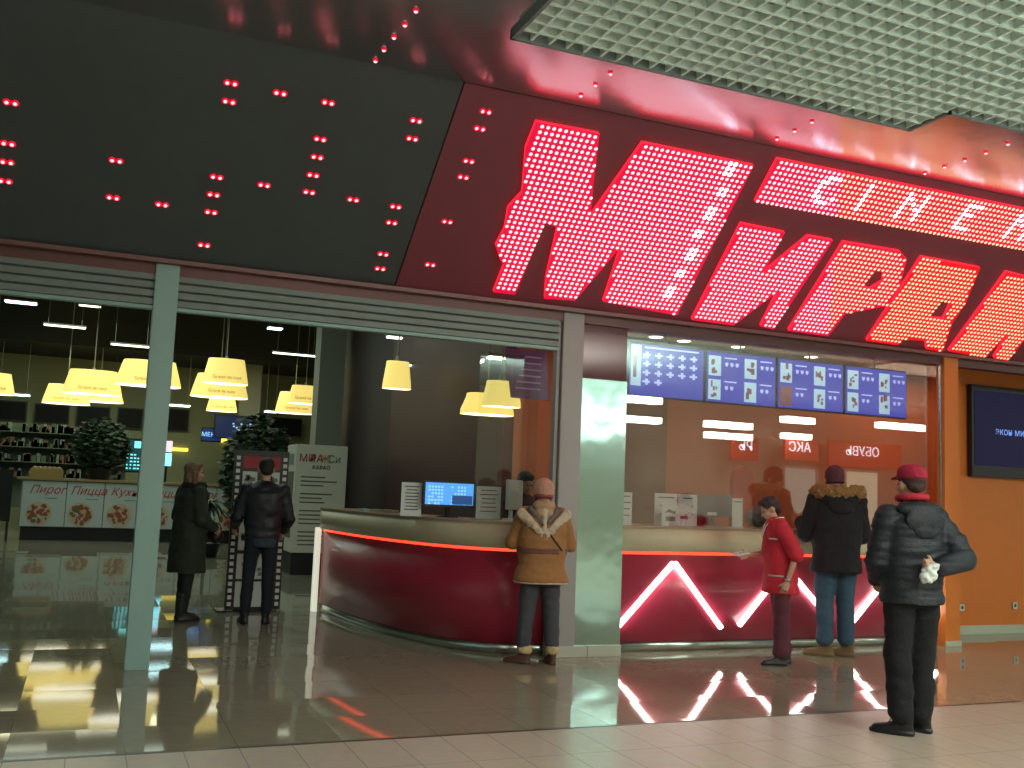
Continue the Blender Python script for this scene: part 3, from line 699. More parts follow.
# pendants
def pendant(x, y, zb, W, Hh, label, ztop=6.3):
    t = thing('pendant_lamp', label, 'lamp', (x, y, zb), 0, 'yellow pendant lamps over the food court')
    bm = BM(); n = 40; D = min(W * .62, 1.0) / 2
    rings = []
    for z, s in ((0, 1.0), (.06, .985), (Hh * .5, .90), (Hh - .04, .80), (Hh, .78)):
        rings.append([bm.verts.new((W / 2 * s * math.copysign(abs(math.cos(a)) ** .75, math.cos(a)), D * s * math.copysign(abs(math.sin(a)) ** .75, math.sin(a)), z)) for a in [2 * PI * i / n for i in range(n)]])
    for A, B in zip(rings, rings[1:]):
        for i in range(n): bm.faces.new((A[i], A[(i + 1) % n], B[(i + 1) % n], B[i]))
    bm.faces.new(rings[-1])
    obj('lamp_shade', bm, mat('shade_yellow', (.8, .6, .2), .6, emit=(1, .78, .20), es=.85), t, True)
    bm = BM(); bm.faces.new([bm.verts.new((W / 2 * .97 * math.copysign(abs(math.cos(a)) ** .75, math.cos(a)), D * .97 * math.copysign(abs(math.sin(a)) ** .75, math.sin(a)), .004)) for a in [2 * PI * i / n for i in range(n)]])
    obj('diffuser', bm, mat('shade_white', (1, 1, 1), .5, emit=(1, 1, .82), es=2.6), t)
    bm = BM(); cyl(bm, (0, 0, Hh - .02), (0, 0, ztop - zb + .02), .012, n=8); cyl(bm, (0, 0, Hh - .02), (0, 0, Hh + .08), .06, .03, n=12); obj('cord', bm, M_grey, t)
    if W > .7: text('lettering', 'Grand de luxe', mat('shade_ink', (.50, .26, .04), .6), .11, face_mtx((0, -D - .006, .13)), t, .003)
    return t
PL = [(-9, 394, 48, 22, 26, 'yellow pendant cut by the photo edge above the food counter'),
      (92, 394.5, 61, 25, 26.3, 'widest yellow pendant, front of the cluster of three'), (66, 404, 49, 20, 28.8, 'yellow pendant low behind the widest one, on its outer side'), (99, 402, 50, 16, 29.8, 'yellow pendant almost hidden behind the widest one'),
      (148, 386, 67, 26, 24.5, 'yellow pendant crossed by the pale post'), (225, 384, 46, 26, 23.7, 'brightest upper pendant of the cluster beside the grey pillar'),
      (219, 397.5, 58, 24, 25.8, 'wide middle pendant of the cluster beside the grey pillar'), (221.5, 411.5, 31, 16, 29, 'small lowest pendant of the cluster beside the grey pillar'),
      (305, 404, 35, 19, 26, 'yellow pendant of the pair before the pillar, the higher one'), (294, 413.5, 38, 22, 28.2, 'yellow pendant of the pair before the pillar, the lower one'),
      (396.5, 389, 28, 29, 15.2, 'single narrow yellow pendant in front of the dark wall'),
      (501, 407, 37, 27, 10.4, 'upper yellow pendant of the pair above the counter notices'), (487, 415, 51, 22, 10.9, 'lower wider yellow pendant of the pair above the counter notices')]
for (px, pb, wpx, hpx, Y_, lb) in PL:
    if px == 396.5: Y_ = 14.0
    q = atY(px, pb, Y_)
    if px > 450: Y_ = 10.5; q = atY(px, pb, 10.5)
    if px == 487: Y_ = 11.05; q = atY(px, pb, Y_)
    a, b = atY(px - wpx / 2, pb, Y_), atY(px + wpx / 2, pb, Y_); dist = -(rot.transposed() @ (q - CAM)).z
    pendant(q.x, Y_, q.z, (b.x - a.x), hpx * dist / 1000 * .95, lb, 6.3 if q.x < 4.6 and px < 450 else 6.3)
# menu screens high on the back wall
def wall_screen(x0, y0, x1, y1, yv, m, label, extra=None, name='wall_screen'):
    a, b = atY(x0, y0, yv), atY(x1, y1, yv)
    t = thing(name, label, 'screen', ((a.x + b.x) / 2, yv, b.z)); W = b.x - a.x; Hh = a.z - b.z
    bm = BM(); box(bm, -W / 2, W / 2, 0, .1, 0, Hh, bevel=.01); obj('casing', bm, M_black, t)
    bm = BM(); box(bm, -W / 2 + .04, W / 2 - .04, -.01, 0, .04, Hh - .04); obj('screen', bm, m, t)
    if extra: extra(t, W, Hh)
    return t
DK = mat('screen_off', (.004, .005, .006), .5, spec=.2); BL = mat('screen_blue', (.01, .03, .12), .3, emit=(.01, .05, .28), es=.45); CY = mat('screen_text_cyan', (.2, .8, .8), .3, emit=(.25, .95, .95), es=1.0)
wall_screen(-12, 399, 26, 422, 32.9, DK, 'dark screen high on the wall at the picture edge')
wall_screen(35, 403, 68.5, 425, 32.9, DK, 'dark screen below the widest pendant cluster')
wall_screen(77, 405, 109, 428, 32.9, DK, 'dark screen above the round bush')
wall_screen(118, 407, 142, 430, 32.9, DK, 'dark screen partly behind the pale post')
wall_screen(168, 408, 188, 432, 32.9, DK, 'dark screen under the bright cyan lamp, inside the pale post')
def ttext(s, sz, m=None):
    def f(t, W, Hh): text('caption', s, m or mat('blue_text', (.3, .6, 1), .3, emit=(.3, .6, 1), es=1.1), sz, face_mtx((0, -.02, Hh * .5)), t, .002)
    return f
wall_screen(202, 427, 221, 442.5, 31, BL, 'small blue screen with pale writing beside the leafy plant', ttext('МЕНЮ', .18))
def glints(t, W, Hh):
    bm = BM(); random.seed(4)
    for k in range(26): x = random.uniform(-W * .2, W * .35); z = random.uniform(Hh * .3, Hh * .8); box(bm, x, x + .05, -.02, -.01, z, z + .04)
    obj('lit_marks', bm, mat('glint', (.4, .6, .9), .3, emit=(.3, .5, .9), es=.8), t)
wall_screen(215, 414, 268.5, 441, 30.4, mat('screen_navy', (.01, .02, .06), .3, emit=(.005, .02, .09), es=.5), 'large dark blue screen behind the leafy plant', glints)
wall_screen(272, 417, 301, 437, 32.5, DK, 'dark screen under the pair of pendants')
def menu_lines(t, W, Hh):
    bm = BM(); random.seed(9)
    for r in range(5):
        for c in range(5):
            if random.random() < .8: box(bm, -W * .42 + c * W * .17, -W * .42 + c * W * .17 + W * random.uniform(.06, .13), -.02, -.01, Hh * (.5 - r * .1), Hh * (.54 - r * .1))
    box(bm, -W * .1, W * .25, -.02, -.01, Hh * .72, Hh * .92); obj('menu_text', bm, CY, t)
wall_screen(126.5, 438, 145, 473, 27, mat('screen_teal', (.01, .05, .06), .3, emit=(.01, .06, .08), es=.6), 'teal menu screen with cyan writing beside the pale post', menu_lines)
# yellow light strips and blue-white sign
for x0, x1, y, lb in [(172, 188, 449.5, 'yellow light strip above the head of the long-haired woman'), (221, 227, 440.5, 'short yellow light strip beside the small blue screen'), (279, 288, 454.5, 'short yellow light strip between film stand and info kiosk')]:
    a, b = atY(x0, y - 2, 32.9), atY(x1, y + 2, 32.9); bm = BM(); box(bm, a.x, b.x, 32.9, 32.99, b.z, a.z, bevel=.01); tag(obj('light_strip', bm, mat('yellow_strip', (1, .8, .1), .4, emit=(1, .75, .08), es=1.6)), lb, 'light')
a, b = atY(162, 440, 27.5), atY(171, 466, 27.5); t = thing('lit_sign', 'small white and blue lit sign beside the pale post', 'sign', (a.x, 27.5, b.z))
bm = BM(); box(bm, 0, b.x - a.x, 0, .08, 0, (a.z - b.z) * .5, bevel=.01); obj('lower_box', bm, mat('sign_cyan', (.3, .9, 1), .3, emit=(.25, .8, 1), es=1.5), t)
bm = BM(); box(bm, .05, b.x - a.x, 0, .08, (a.z - b.z) * .55, (a.z - b.z) * .98, bevel=.01); obj('upper_box', bm, mat('sign_white', (.9, .7, .8), .3, emit=(.9, .75, .9), es=.8), t)
bm = BM(); cyl(bm, (.15, .12, -b.z), (.15, .12, a.z - b.z), .04); obj('pole', bm, M_black, t)
# shelves of the far kitchen
t = thing('kitchen_shelving', 'far kitchen shelving crowded with jars and glints behind the food counter', 'shelving', (0, 28.5, 0))
bm = BM(); random.seed(12)
a, b = atY(-20, 436, 28.5), atY(126, 476, 28.5)
for k in range(4): z = 1.4 + k * .38; box(bm, a.x, b.x, 0, .45, z - .02, z)
box(bm, a.x, b.x, .45, .5, .6, 2.75); obj('rack', bm, mat('rack_green', (.10, .14, .10), .6), t)
bm = BM()
for k in range(240):
    x = random.uniform(a.x, b.x - .2); z = 1.4 + random.randrange(4) * .38; box(bm, x, x + random.uniform(.04, .13), .05, .3, z, z + random.uniform(.05, .24), random.randrange(3))
o = obj('jars', bm, [mat('jar_a', (.10, .14, .10), .4), mat('jar_b', (.16, .10, .05), .4), mat('jar_c', (.22, .30, .27), .2)], t); o['kind'] = 'stuff'
# food counter with posters
t = thing('food_counter', 'long food-court counter faced with white food posters', 'counter', (0, 25, 0))
bm = BM(); box(bm, -1.3, 3.75, .03, .9, .30, 1.34); obj('carcass', bm, M_grey, t)
bm = BM(); box(bm, -1.4, 3.8, -.05, .95, 1.34, 1.40, bevel=.01); obj('worktop', bm, mat('worktop_wood', (.28, .20, .09), .4), t)
bm = BM(); box(bm, -1.25, 3.7, .08, .85, 0, .30); obj('plinth', bm, M_black, t)
PM = mat('poster_white', (.46, .52, .49), .5)
for i, (x0, x1, s) in enumerate([(-1.27, -.37, 'Пирог'), (-.35, .43, 'Пицца'), (.45, 1.28, 'Кухня'), (1.30, 2.1, 'Пицца'), (2.12, 2.92, 'Пирог'), (2.94, 3.74, 'Кухня')]):
    bm = BM(); box(bm, x0, x1, -.002, .03, .31, 1.33, bevel=.004); p = obj('poster_panel', bm, PM, t)
    q = (x0 + x1) / 2 + .06; text('lettering', s, mat('poster_red', (.42, .05, .06), .6), .25, face_mtx((q, -.008, 1.13)), p, .003, shear=.35)
    bm = BM(); random.seed(i + 30); box(bm, q - .05, q + .22, -.006, -.002, .94, .955); c0 = Vector((q - .14, 0, .60))
    obj('script_line', bm, mat('poster_green', (.06, .3, .2), .6), p)
    bm = BM(); cyl(bm, (c0.x, -.002, c0.z), (c0.x, -.006, c0.z), .27, n=26); obj('plate_picture', bm, mat('poster_bowl', (.50, .42, .30), .5), p)
    bm = BM()
    for k in range(46):
        a_ = random.uniform(0, 6.28); r_ = .21 * math.sqrt(random.random()); s_ = random.uniform(.02, .055); cyl(bm, (c0.x + r_ * math.cos(a_), -.006, c0.z + r_ * math.sin(a_)), (c0.x + r_ * math.cos(a_), -.008 - .0002 * k, c0.z + r_ * math.sin(a_)), s_, n=7, mi=random.choice((0, 0, 0, 1, 2)))
    obj('food_picture', bm, [mat('food_red', (.30, .07, .04), .5), mat('food_green', (.08, .14, .04), .5), mat('food_cream', (.5, .38, .2), .5)], p)
# dark board at the far left and low crates on the worktop
t = thing('menu_stand', 'dark folding menu board before the food counter at the picture edge', 'board', (-1.75, 24.6, 0))
bm = BM(); box(bm, -.42, .30, 0, .05, .42, 1.55, bevel=.01); obj('board', bm, M_black, t)
for x in (-.38, .26): bm = BM(); box(bm, x - .025, x + .025, 0, .05, 0, .42); obj('leg', bm, M_black, t)
for i, (x0, x1) in enumerate([(30, 63)]):
    a, b = atY(x0, 470, 25.3), atY(x1, 477, 25.3); t = thing('food_crate', ['wide wooden crate on the food counter above the first poster', 'pale crate on the food counter beside the round bush', 'small crate on the food counter beside the teal screen'][i], 'crate', (a.x, 25.25, 1.40))
    bm = BM(); W = b.x - a.x; box(bm, 0, W, 0, .04, 0, .20); box(bm, 0, W, .36, .4, 0, .20); box(bm, 0, .04, .04, .36, 0, .20); box(bm, W - .04, W, .04, .36, 0, .20); box(bm, .04, W - .04, .04, .36, 0, .02)
    obj('box_body', bm, mat('crate_%d' % i, [(.30, .20, .06), (.30, .28, .22), (.25, .14, .10)][i], .6), t)
    bm = BM(); [ell(bm, (.1 + (W - .2) * k / 5, .2, .17), (.09, .1, .09), seg=8) for k in range(6)]; obj('contents', bm, mat('crate_c', (.22, .15, .06), .7), t)['kind'] = 'stuff'
# plants
def bush(name, label, x, y, z, r, h, leaf=.09, n=1500, seed=1, pot=.3, palm=False):
    t = thing(name, label, 'plant', (x, y, z)); random.seed(seed)
    bm = BM(); loft(bm, [(0, 0, 0, pot * .75, pot * .75), (pot * .9, 0, 0, pot, pot)], p=2); obj('pot', bm, M_black, t)
    bm = BM(); cyl(bm, (0, 0, pot * .8), (0, 0, h * .6), .035, .025, n=8); obj('stem', bm, mat('bark', (.06, .04, .02), .8), t)
    bm = BM()
    if palm:
        for k in range(46):
            a = random.uniform(0, 6.28); L = r * random.uniform(.7, 1.15); up = random.uniform(.1, 1.0); prev = Vector((0, 0, h * .45)); d = Vector((math.cos(a), math.sin(a), up * 1.6)).normalized()
            for s in range(6):
                nx = prev + d * L / 6; side = d.cross(Vector((0, 0, 1))).normalized() * (.075 * (1 - s / 6.5)); v = [bm.verts.new(q) for q in (prev - side, prev + side, nx + side * .8, nx - side * .8)]; bm.faces.new(v); prev = nx; d = (d + Vector((0, 0, -.33))).normalized()
    else:
        for k in range(n):
            while True:
                p = Vector([random.uniform(-1, 1) for _ in range(3)])
                if p.length < 1 and p.length > .45: break
            q = Vector((p.x * r, p.y * r, h * .58 + p.z * h * .44)) * (1 + .12 * noise.noise(p * 3)); d = Vector([random.gauss(0, 1) for _ in range(3)]).normalized(); u, v_ = frame_of(d)
            bm.faces.new([bm.verts.new(q + w_) for w_ in (-u * leaf, v_ * leaf * .45, u * leaf, -v_ * leaf * .45)])
    obj('foliage', bm, mat('leaf_dark', (.02, .045, .018), .5), t)
q = atY(98.5, 478, 25.5); bush('potted_bush', 'round dark potted bush standing on the food counter', q.x, 25.5, 1.40, .64, 1.35, n=2200)
q = atY(258, 486, 22); bush('potted_plant', 'tall leafy potted plant behind the film-strip stand', q.x * 23.6 / 22, 23.6, .0, .85, 2.9, leaf=.12, n=2400, seed=4)
q = atY(222, 488, 22); bush('potted_palm', 'spiky potted palm beside the film-strip stand', q.x * 20.6 / 22 - .25, 20.6, .0, .65, 2.1, seed=5, palm=True)

# info kiosk
t = thing('info_kiosk', 'tall pale information board with coloured heading behind the curved counter', 'board', (3.21, 16.8, 0))
bm = BM(); box(bm, 0, .87, 0, .8, .36, 2.16, bevel=.008); obj('board_body', bm, mat('kiosk_white', (.62, .62, .52), .5), t)
bm = BM(); box(bm, .02, .85, .02, .78, 0, .36); obj('plinth', bm, M_black, t)
for i, (x0, x1, c) in enumerate([(.11, .26, (.35, .03, .06)), (.27, .42, (.35, .04, .05)), (.43, .54, (.5, .22, .03)), (.55, .74, (.1, .3, .25))]):
    text('heading', ['МИ', 'РА', 'Ж', 'Си'][i], mat('kh%d' % i, c, .5), .17, face_mtx(((x0 + x1) / 2, -.006, 1.93)), t, .004)
text('subheading', 'КАРАОКЕ'[:5], M_ink, .09, face_mtx((.43, -.006, 1.78)), t, .003)
bm = BM(); random.seed(8)
for k in range(17):
    if k in (3, 7, 12): continue
    z = 1.62 - k * .07; box(bm, .10, .10 + random.uniform(.35, .62), -.004, 0, z - .012, z + .008)
obj('printed_lines', bm, mat('faint_ink', (.12, .13, .12), .6), t)
bm = BM(); box(bm, -.006, 0, .12, .70, .60, 1.7); obj('side_poster', bm, mat('side_post', (.12, .11, .10), .5, noise_amt=.6, noise_scale=5), t)
bm = BM(); box(bm, -.008, -.002, .2, .6, 1.82, 2.0); obj('side_mark', bm, mat('side_mark', (.2, .22, .24), .5), t)

# film-strip stand
t = thing('film_strip_stand', 'black film-strip shaped poster stand behind the man in dark jacket', 'poster stand', (1.60, 12.1, 0))
W, Hh = .63, 1.87
bm = BM(); box(bm, -.1, .02, -.12, .2, 0, .02); box(bm, .1, W - .1, .06, .35, 0, .02); obj('foot', bm, M_black, t)
bm = BM(); n = 23; box(bm, 0, W, 0, .06, .02, Hh)
for k in range(n):
    z = .06 + k * (Hh - .1) / n
    for x in (.02, W - .065): box(bm, x, x + .045, -.004, .002, z, z + .045, 1)
obj('panel', bm, [M_black, mat('film_white', (.78, .85, .82), .5)], t)
bm = BM(); box(bm, .10, W - .10, -.004, 0, 1.66, 1.80); obj('title_band', bm, mat('film_red', (.42, .02, .03), .5), t)
FP = mat('film_paper', (.66, .74, .71), .5)
for z0, z1, x0, x1 in [(.05, .34, .10, W - .10), (.37, .66, .10, W - .10), (.70, 1.08, .10, W - .10), (1.12, 1.30, .1, W - .1), (1.36, 1.62, .10, .27), (1.36, 1.62, .36, W - .10)]:
    bm = BM(); box(bm, x0, x1, -.004, 0, z0, z1, bevel=.004); p = obj('frame_picture', bm, FP, t)
    if z0 > .3:
        bm = BM(); random.seed(int(z0 * 100))
        for k in range(9): xx = random.uniform(x0 + .02, x1 - .07); zz = random.uniform(z0 + .02, z1 - .08); box(bm, xx, xx + .05, -.006, -.004, zz, zz + random.uniform(.02, .06))
        obj('picture_shapes', bm, mat('film_grey', (.18, .2, .2), .5), p)

# ================================================================ PEOPLE
SKIN = mat('skin', (.50, .29, .20), .5); EYE = mat('eye', (.03, .02, .02), .2)
def V3(*a): return Vector(a)
def xf(bm, fn, M):
    b2 = bmesh.new(); fn(b2); b2.transform(M); me = bpy.data.meshes.new('x'); b2.to_mesh(me); b2.free(); bm.from_mesh(me); bpy.data.meshes.remove(me)
def head_prims(bm):
    ell(bm, (0, -.012, .030), (.076, .094, .092)); ell(bm, (0, .020, -.033), (.061, .068, .084)); ell(bm, (0, .040, -.088), (.036, .040, .028))
    cap(bm, (0, .080, .008), (0, .104, -.028), .008, .013, 10); ell(bm, (0, .074, .024), (.046, .016, .011)); ell(bm, (0, .083, -.062), (.024, .010, .009))
    for s in (-1, 1): ell(bm, (s * .077, -.006, -.008), (.011, .022, .032), rotz=s * .3); ell(bm, (s * .035, .058, -.028), (.024, .022, .022))
def hand_prims(bm, w, d, n, t, curl=.35):
    d, n, t = d.normalized(), n.normalized(), t.normalized()
    cap(bm, w - d * .03, w + d * .035, .024, .028, flat=.75); cap(bm, w + d * .03 - t * .012, w + d * .075 - t * .014, .026, .022, flat=1); cap(bm, w + d * .03 + t * .012, w + d * .075 + t * .014, .026, .022)
    for k, (o, L) in enumerate(((.031, .070), (.011, .080), (-.010, .075), (-.031, .058))):
        b = w + d * .082 + t * o; a1 = curl * (1 + .12 * k); p1 = b + (d * math.cos(a1) + n * math.sin(a1)) * L * .52; p2 = p1 + (d * math.cos(2.2 * a1) + n * math.sin(2.2 * a1)) * L * .5
        cap(bm, b - d * .01, p1, .0100, .0092, 8); cap(bm, p1, p2, .0092, .0078, 8)
    b = w + d * .03 + t * .026; p1 = b + (t * .75 + d * .6 + n * .25).normalized() * .038; p2 = p1 + (t * .25 + d * .9 + n * .4).normalized() * .030
    cap(bm, b, p1, .0125, .0110, 8); cap(bm, p1, p2, .0110, .0085, 8)
DEF = dict(sh=.175, legs=((-.09, .02, 0.0), (.09, .02, 0.0)), toe=(.12, -.12), lean=0.0)
def person(label, loc, rz, h, P):
    P = {**DEF, **P}; k = h / 1.75
    t = thing('person', label, 'person', (0, 0, 0))
    lean = P['lean']; SHZ = 1.42
    def up(x, y, z):                                    # leaning of the upper body about the hips
        dz = max(0, z - .95); return V3(x, y + dz * math.sin(lean), z - dz * (1 - math.cos(lean)))
    hp = up(0, .012, 1.615) + V3(*P.get('head_off', (0, 0, 0))); HM = Matrix.Translation(hp) @ Matrix.Rotation(P.get('yaw', 0), 4, 'Z') @ Matrix.Rotation(-P.get('pitch', 0), 4, 'X')
    M = Matrix.Translation(Vector(loc)) @ Matrix.Rotation(rz, 4, 'Z') @ Matrix.Scale(k, 4)
    def place(o): o.data.transform(M); return o
    hips = [V3(-.09, 0, .90), V3(.09, 0, .90)]; legs = []
    for i, s in enumerate((-1, 1)):
        fx, kx, fy = P['legs'][i]; ank = V3(fx, fy, .085); kn = (hips[i] + ank) / 2 + V3(0, kx, .03); legs.append((hips[i], kn, ank))
    arms = []
    for i, s in enumerate((-1, 1)):
        e, w = P['arms'][i]; sh = up(s * P['sh'], -.005, SHZ - .01); arms.append((sh, V3(*e), V3(*w)))
    # ---- body: one continuous surface
    bm = BM(); xf(bm, head_prims, HM); cap(bm, up(0, -.01, 1.40), hp + V3(0, -.015, -.06), .056, .052)
    loft(bm, [(.84, 0, 0, .12, .09), (.92, 0, 0, .155, .105), (1.05, 0, up(0, 0, 1.05).y, .125, .09), (1.22, 0, up(0, 0, 1.22).y, .145, .10), (1.36, 0, up(0, 0, 1.36).y, .155, .09), (1.45, 0, up(0, 0, 1.45).y, .09, .055)])
    for i, (sh, e, w) in enumerate(arms):
        cap(bm, sh, e, .048, .038); cap(bm, e, w, .037, .025); d = (w - e).normalized() if not P.get('hd') or not P['hd'][i] else V3(*P['hd'][i]).normalized()
        tt = V3(*(P['thumb'][i] if P.get('thumb') else (0, .6, .8))); tt = (tt - d * tt.dot(d)).normalized(); nn = d.cross(tt) * (1 if i == 0 else -1) * P.get('palm', (1, 1))[i]
        hand_prims(bm, w + d * .02, d, nn, tt, P.get('curl', .35))
    for i, (hh, kn, an) in enumerate(legs):
        cap(bm, hh, kn, .078, .052); cap(bm, kn, an, .050, .036); a = P['toe'][i]; td = V3(-math.sin(a), math.cos(a), 0); cap(bm, an + V3(0, 0, -.035) - td * .03, an + V3(0, 0, -.05) + td * .12, .034, .026)
    place(fuse('body', bm, .0085, P.get('skin', SKIN), t, 1))
    for s in (-1, 1):
        bm = BM(); xf(bm, lambda b: ell(b, (s * .029, .0785, .004), (.012, .008, .007), seg=10), HM); place(obj('eye', bm, EYE, t, True))
    # ---- trousers, shoes
    T = P['trousers']; bm = BM(); r = T.get('r', (.105, .078, .068))
    for i, (hh, kn, an) in enumerate(legs):
        cap(bm, hh + V3(0, 0, -.03), kn, r[0], r[1], 18); cap(bm, kn, V3(an.x, an.y - .01, T.get('hem', .07) + r[2]), r[1], r[2], 18)
    loft(bm, [(.82, 0, -.005, .15, .105), (.92, 0, -.005, .175, .12), (1.0, 0, 0, .16, .11), (1.04, 0, 0, .15, .105)])
    place(fuse('trousers', bm, .012, T['m'], t, 2, T.get('fold', .009), (5, 5, 9), hash(label) % 9))
    for i, (hh, kn, an) in enumerate(legs):
        a = P['toe'][i]; SM = Matrix.Translation((an.x, an.y, 0)) @ Matrix.Rotation(a, 4, 'Z'); bm = BM(); sh = P.get('shoe', {})
        def shoe(b):
            loft(b, [(0, 0, .055, .044, .140), (.022, 0, .055, .048, .146)], p=2.5)
            loft(b, [(.02, 0, .055, .045, .140), (.05, 0, .045, .043, .125), (.072, 0, .0, .040, .075), (.095, 0, -.02, .042, .058), (sh.get('top', .13), 0, -.02, .047, .056)], p=2.3)
            if sh.get('heel'): loft(b, [(0, 0, -.055, .03, .03), (.03, 0, -.05, .035, .035)])
        xf(bm, shoe, SM); o = place(fuse('shoe', bm, .0075, sh.get('m', M_black), t, 1))
        if sh.get('lace'):
            bm = BM()
            def lace(b):
                for q in range(4): cap(b, (-.022, .035 + q * .02, .082 - q * .011), (.022, .04 + q * .02, .082 - q * .011), .004, .004, 6)
                cap(b, (0, .03, .088), (-.03, .055, .10), .0035, .003, 6); cap(b, (-.03, .055, .10), (-.035, .075, .07), .003, .003, 6); cap(b, (0, .03, .088), (.03, .05, .098), .0035, .003, 6)
            xf(bm, lace, SM); l = obj('shoelace', bm, M_black, o, True); place(l)
        if sh.get('cuff'):
            bm = BM(); xf(bm, lambda b: loft(b, [(.10, 0, -.02, .058, .066), (.125, 0, -.02, .066, .074), (.16, 0, -.018, .064, .072), (.175, 0, -.018, .055, .062)], p=2), SM); place(fuse('boot_cuff', bm, .009, sh['cuff'], o, 1, .006, (40, 40, 40)))
    # ---- coat
    C = P['coat']; bm = BM(); sr = C.get('sleeve', (.075, .062, .048)); hem = C['hem']; w0, d0 = C.get('hemr', (.22, .16))
    rings = [(hem, 0, -.005, w0, d0), (hem + .03, 0, -.005, w0 * 1.01, d0 * 1.01)]
    if hem < .88: rings.append((.93, 0, -.005, (w0 + .19) / 2 + C.get('hip', 0), (d0 + .14) / 2))
    wa, da = C.get('waist', (.175, .135)); rings.append((1.07, 0, up(0, 0, 1.07).y - .005, wa, da))
    ca, cd = C.get('chest', (.205, .145)); rings += [(1.24, 0, up(0, 0, 1.24).y - .01, ca, cd), (1.36, 0, up(0, 0, 1.36).y - .012, ca * .99, cd * .92), (1.425, 0, up(0, 0, 1.42).y - .01, ca * .86, cd * .74), (1.475, 0, up(0, 0, 1.47).y - .005, .10, .085), (C.get('neck', 1.50), 0, up(0, 0, 1.5).y, .068, .068)]
    loft(bm, rings)
    for i, (sh, e, w) in enumerate(arms):
        cap(bm, sh + V3(0, 0, -.01), e, sr[0] * 1.05, sr[1], 18)
        if not C.get('short'): cap(bm, e, w - (w - e).normalized() * .03, sr[1], sr[2], 18)
    place(fuse(C.get('name', 'coat'), bm, .0105, C['m'], t, 3, C.get('fold', .012), C.get('fs', (5, 5, 8)), hash(label) % 7))
    return t, HM, M, up, arms, place, legs
def extra(t, place, name, fn, voxel, m, fold=0, fs=(30, 30, 30), smooth=1, parent=None):
    bm = BM(); fn(bm); return place(fuse(name, bm, voxel, m, parent or t, smooth, fold, fs))
def hair_short(HM, bm, extra_back=0):
    xf(bm, lambda b: (ell(b, (0, -.022, .046), (.084, .098, .088)), ell(b, (0, -.062, -.01 - extra_back), (.070, .050, .062 + extra_back)), ell(b, (0, .045, .090), (.060, .045, .034))), HM)
def cloth(name, col, rough=.85, **k): return mat(name, col, rough, noise_amt=k.get('na', .18), noise_scale=k.get('ns', 30), bump=.3, bump_scale=k.get('bs', 90))

# --- woman in tan jacket at the curved counter
t, HM, M, up, arms, place, legs = person('person in tan sheepskin jacket and knitted beanie standing at the curved counter, seen from behind', (3.82, 8.25, 0), -.33, 1.63, dict(
    arms=(((-.28, .04, 1.14), (-.20, .30, 1.30)), ((.28, .04, 1.13), (.17, .30, 1.28))), legs=((-.15, .0, -.02), (.13, .02, .0)), toe=(1.1, .15), pitch=.1,
    trousers=dict(m=cloth('slate_trousers', (.055, .055, .07)), r=(.11, .085, .072), hem=.13), shoe=dict(m=mat('brown_boot', (.09, .035, .025), .6), top=.15, cuff=cloth('cuff_fur', (.52, .40, .20), .9, bs=150)),
    coat=dict(m=cloth('tan_suede', (.34, .155, .055), .85), hem=.77, hemr=(.265, .195), waist=(.235, .17), chest=(.235, .17), sleeve=(.082, .072, .06), fold=.014, name='jacket')))
extra(t, place, 'knitted_beanie', lambda b: xf(b, lambda q: (ell(q, (0, -.012, .050), (.102, .116, .098)), loft(q, [(-.035, 0, -.015, .094, .106), (.04, 0, -.012, .104, .118)], p=2)), HM), .007, cloth('beanie_rose', (.50, .27, .20), .95, ns=60), .003, (60, 60, 20))
extra(t, place, 'beanie_band', lambda b: xf(b, lambda q: loft(q, [(-.05, 0, -.018, .094, .107), (-.018, 0, -.015, .100, .113)], p=2), HM), .007, cloth('band_red', (.30, .06, .06), .9))
M_fur = cloth('cream_fur', (.56, .46, .34), .95, bs=160, na=.3)
def v_fur(b):
    random.seed(3)
    for s in (-1, 1):
        for k in range(9):
            u = k / 8; w_ = .050 - .026 * u; p = up(s * (.215 - .185 * u), -.115 - .060 * min(1, u * 1.6), 1.415 - .17 * u); ell(b, p, (w_, .026, w_ * 1.15), seg=10)
            cap(b, p, p + V3(random.uniform(-.01, .01), -.004, -.045 - .02 * random.random()), .018, .006, 8)
    for k in range(5): ell(b, up(0, -.165 - .004 * k, 1.44 - .045 * k), (.036 - .004 * k, .022, .034), seg=10)
extra(t, place, 'fur_trim', v_fur, .009, M_fur, .007, (35, 35, 35))
extra(t, place, 'hood', lambda b: (ell(b, up(0, -.075, 1.49), (.115, .095, .065)), ell(b, up(0, -.12, 1.43), (.10, .06, .06))), .009, cloth('hood_tan', (.44, .28, .17), .9), .008, (12, 12, 12))
extra(t, place, 'hood_lining', lambda b: (cap(b, up(-.13, -.12, 1.46), up(-.03, -.165, 1.34), .030, .022), cap(b, up(.14, -.12, 1.46), up(.04, -.165, 1.34), .030, .022)), .009, cloth('hood_grey', (.16, .12, .12), .9), .006, (25, 25, 25))
extra(t, place, 'belt', lambda b: loft(b, [(1.04, 0, 0, .246, .182), (1.095, 0, 0, .247, .184)]), .010, cloth('belt_brown', (.16, .06, .04), .7))
def strap(b):
    pr = None
    for i in range(9):
        u = i / 8; p = up(-.02 + .20 * u, -.178 + .03 * u * u, 1.32 - .24 * u)
        if pr is not None: cap(b, pr, p, .010, .010, 8)
        pr = p
extra(t, place, 'bag_strap', strap, .007, M_black)
extra(t, place, 'jacket_hem', lambda b: loft(b, [(.757, 0, -.005, .262, .192), (.775, 0, -.005, .266, .197)]), .010, M_fur, .004)

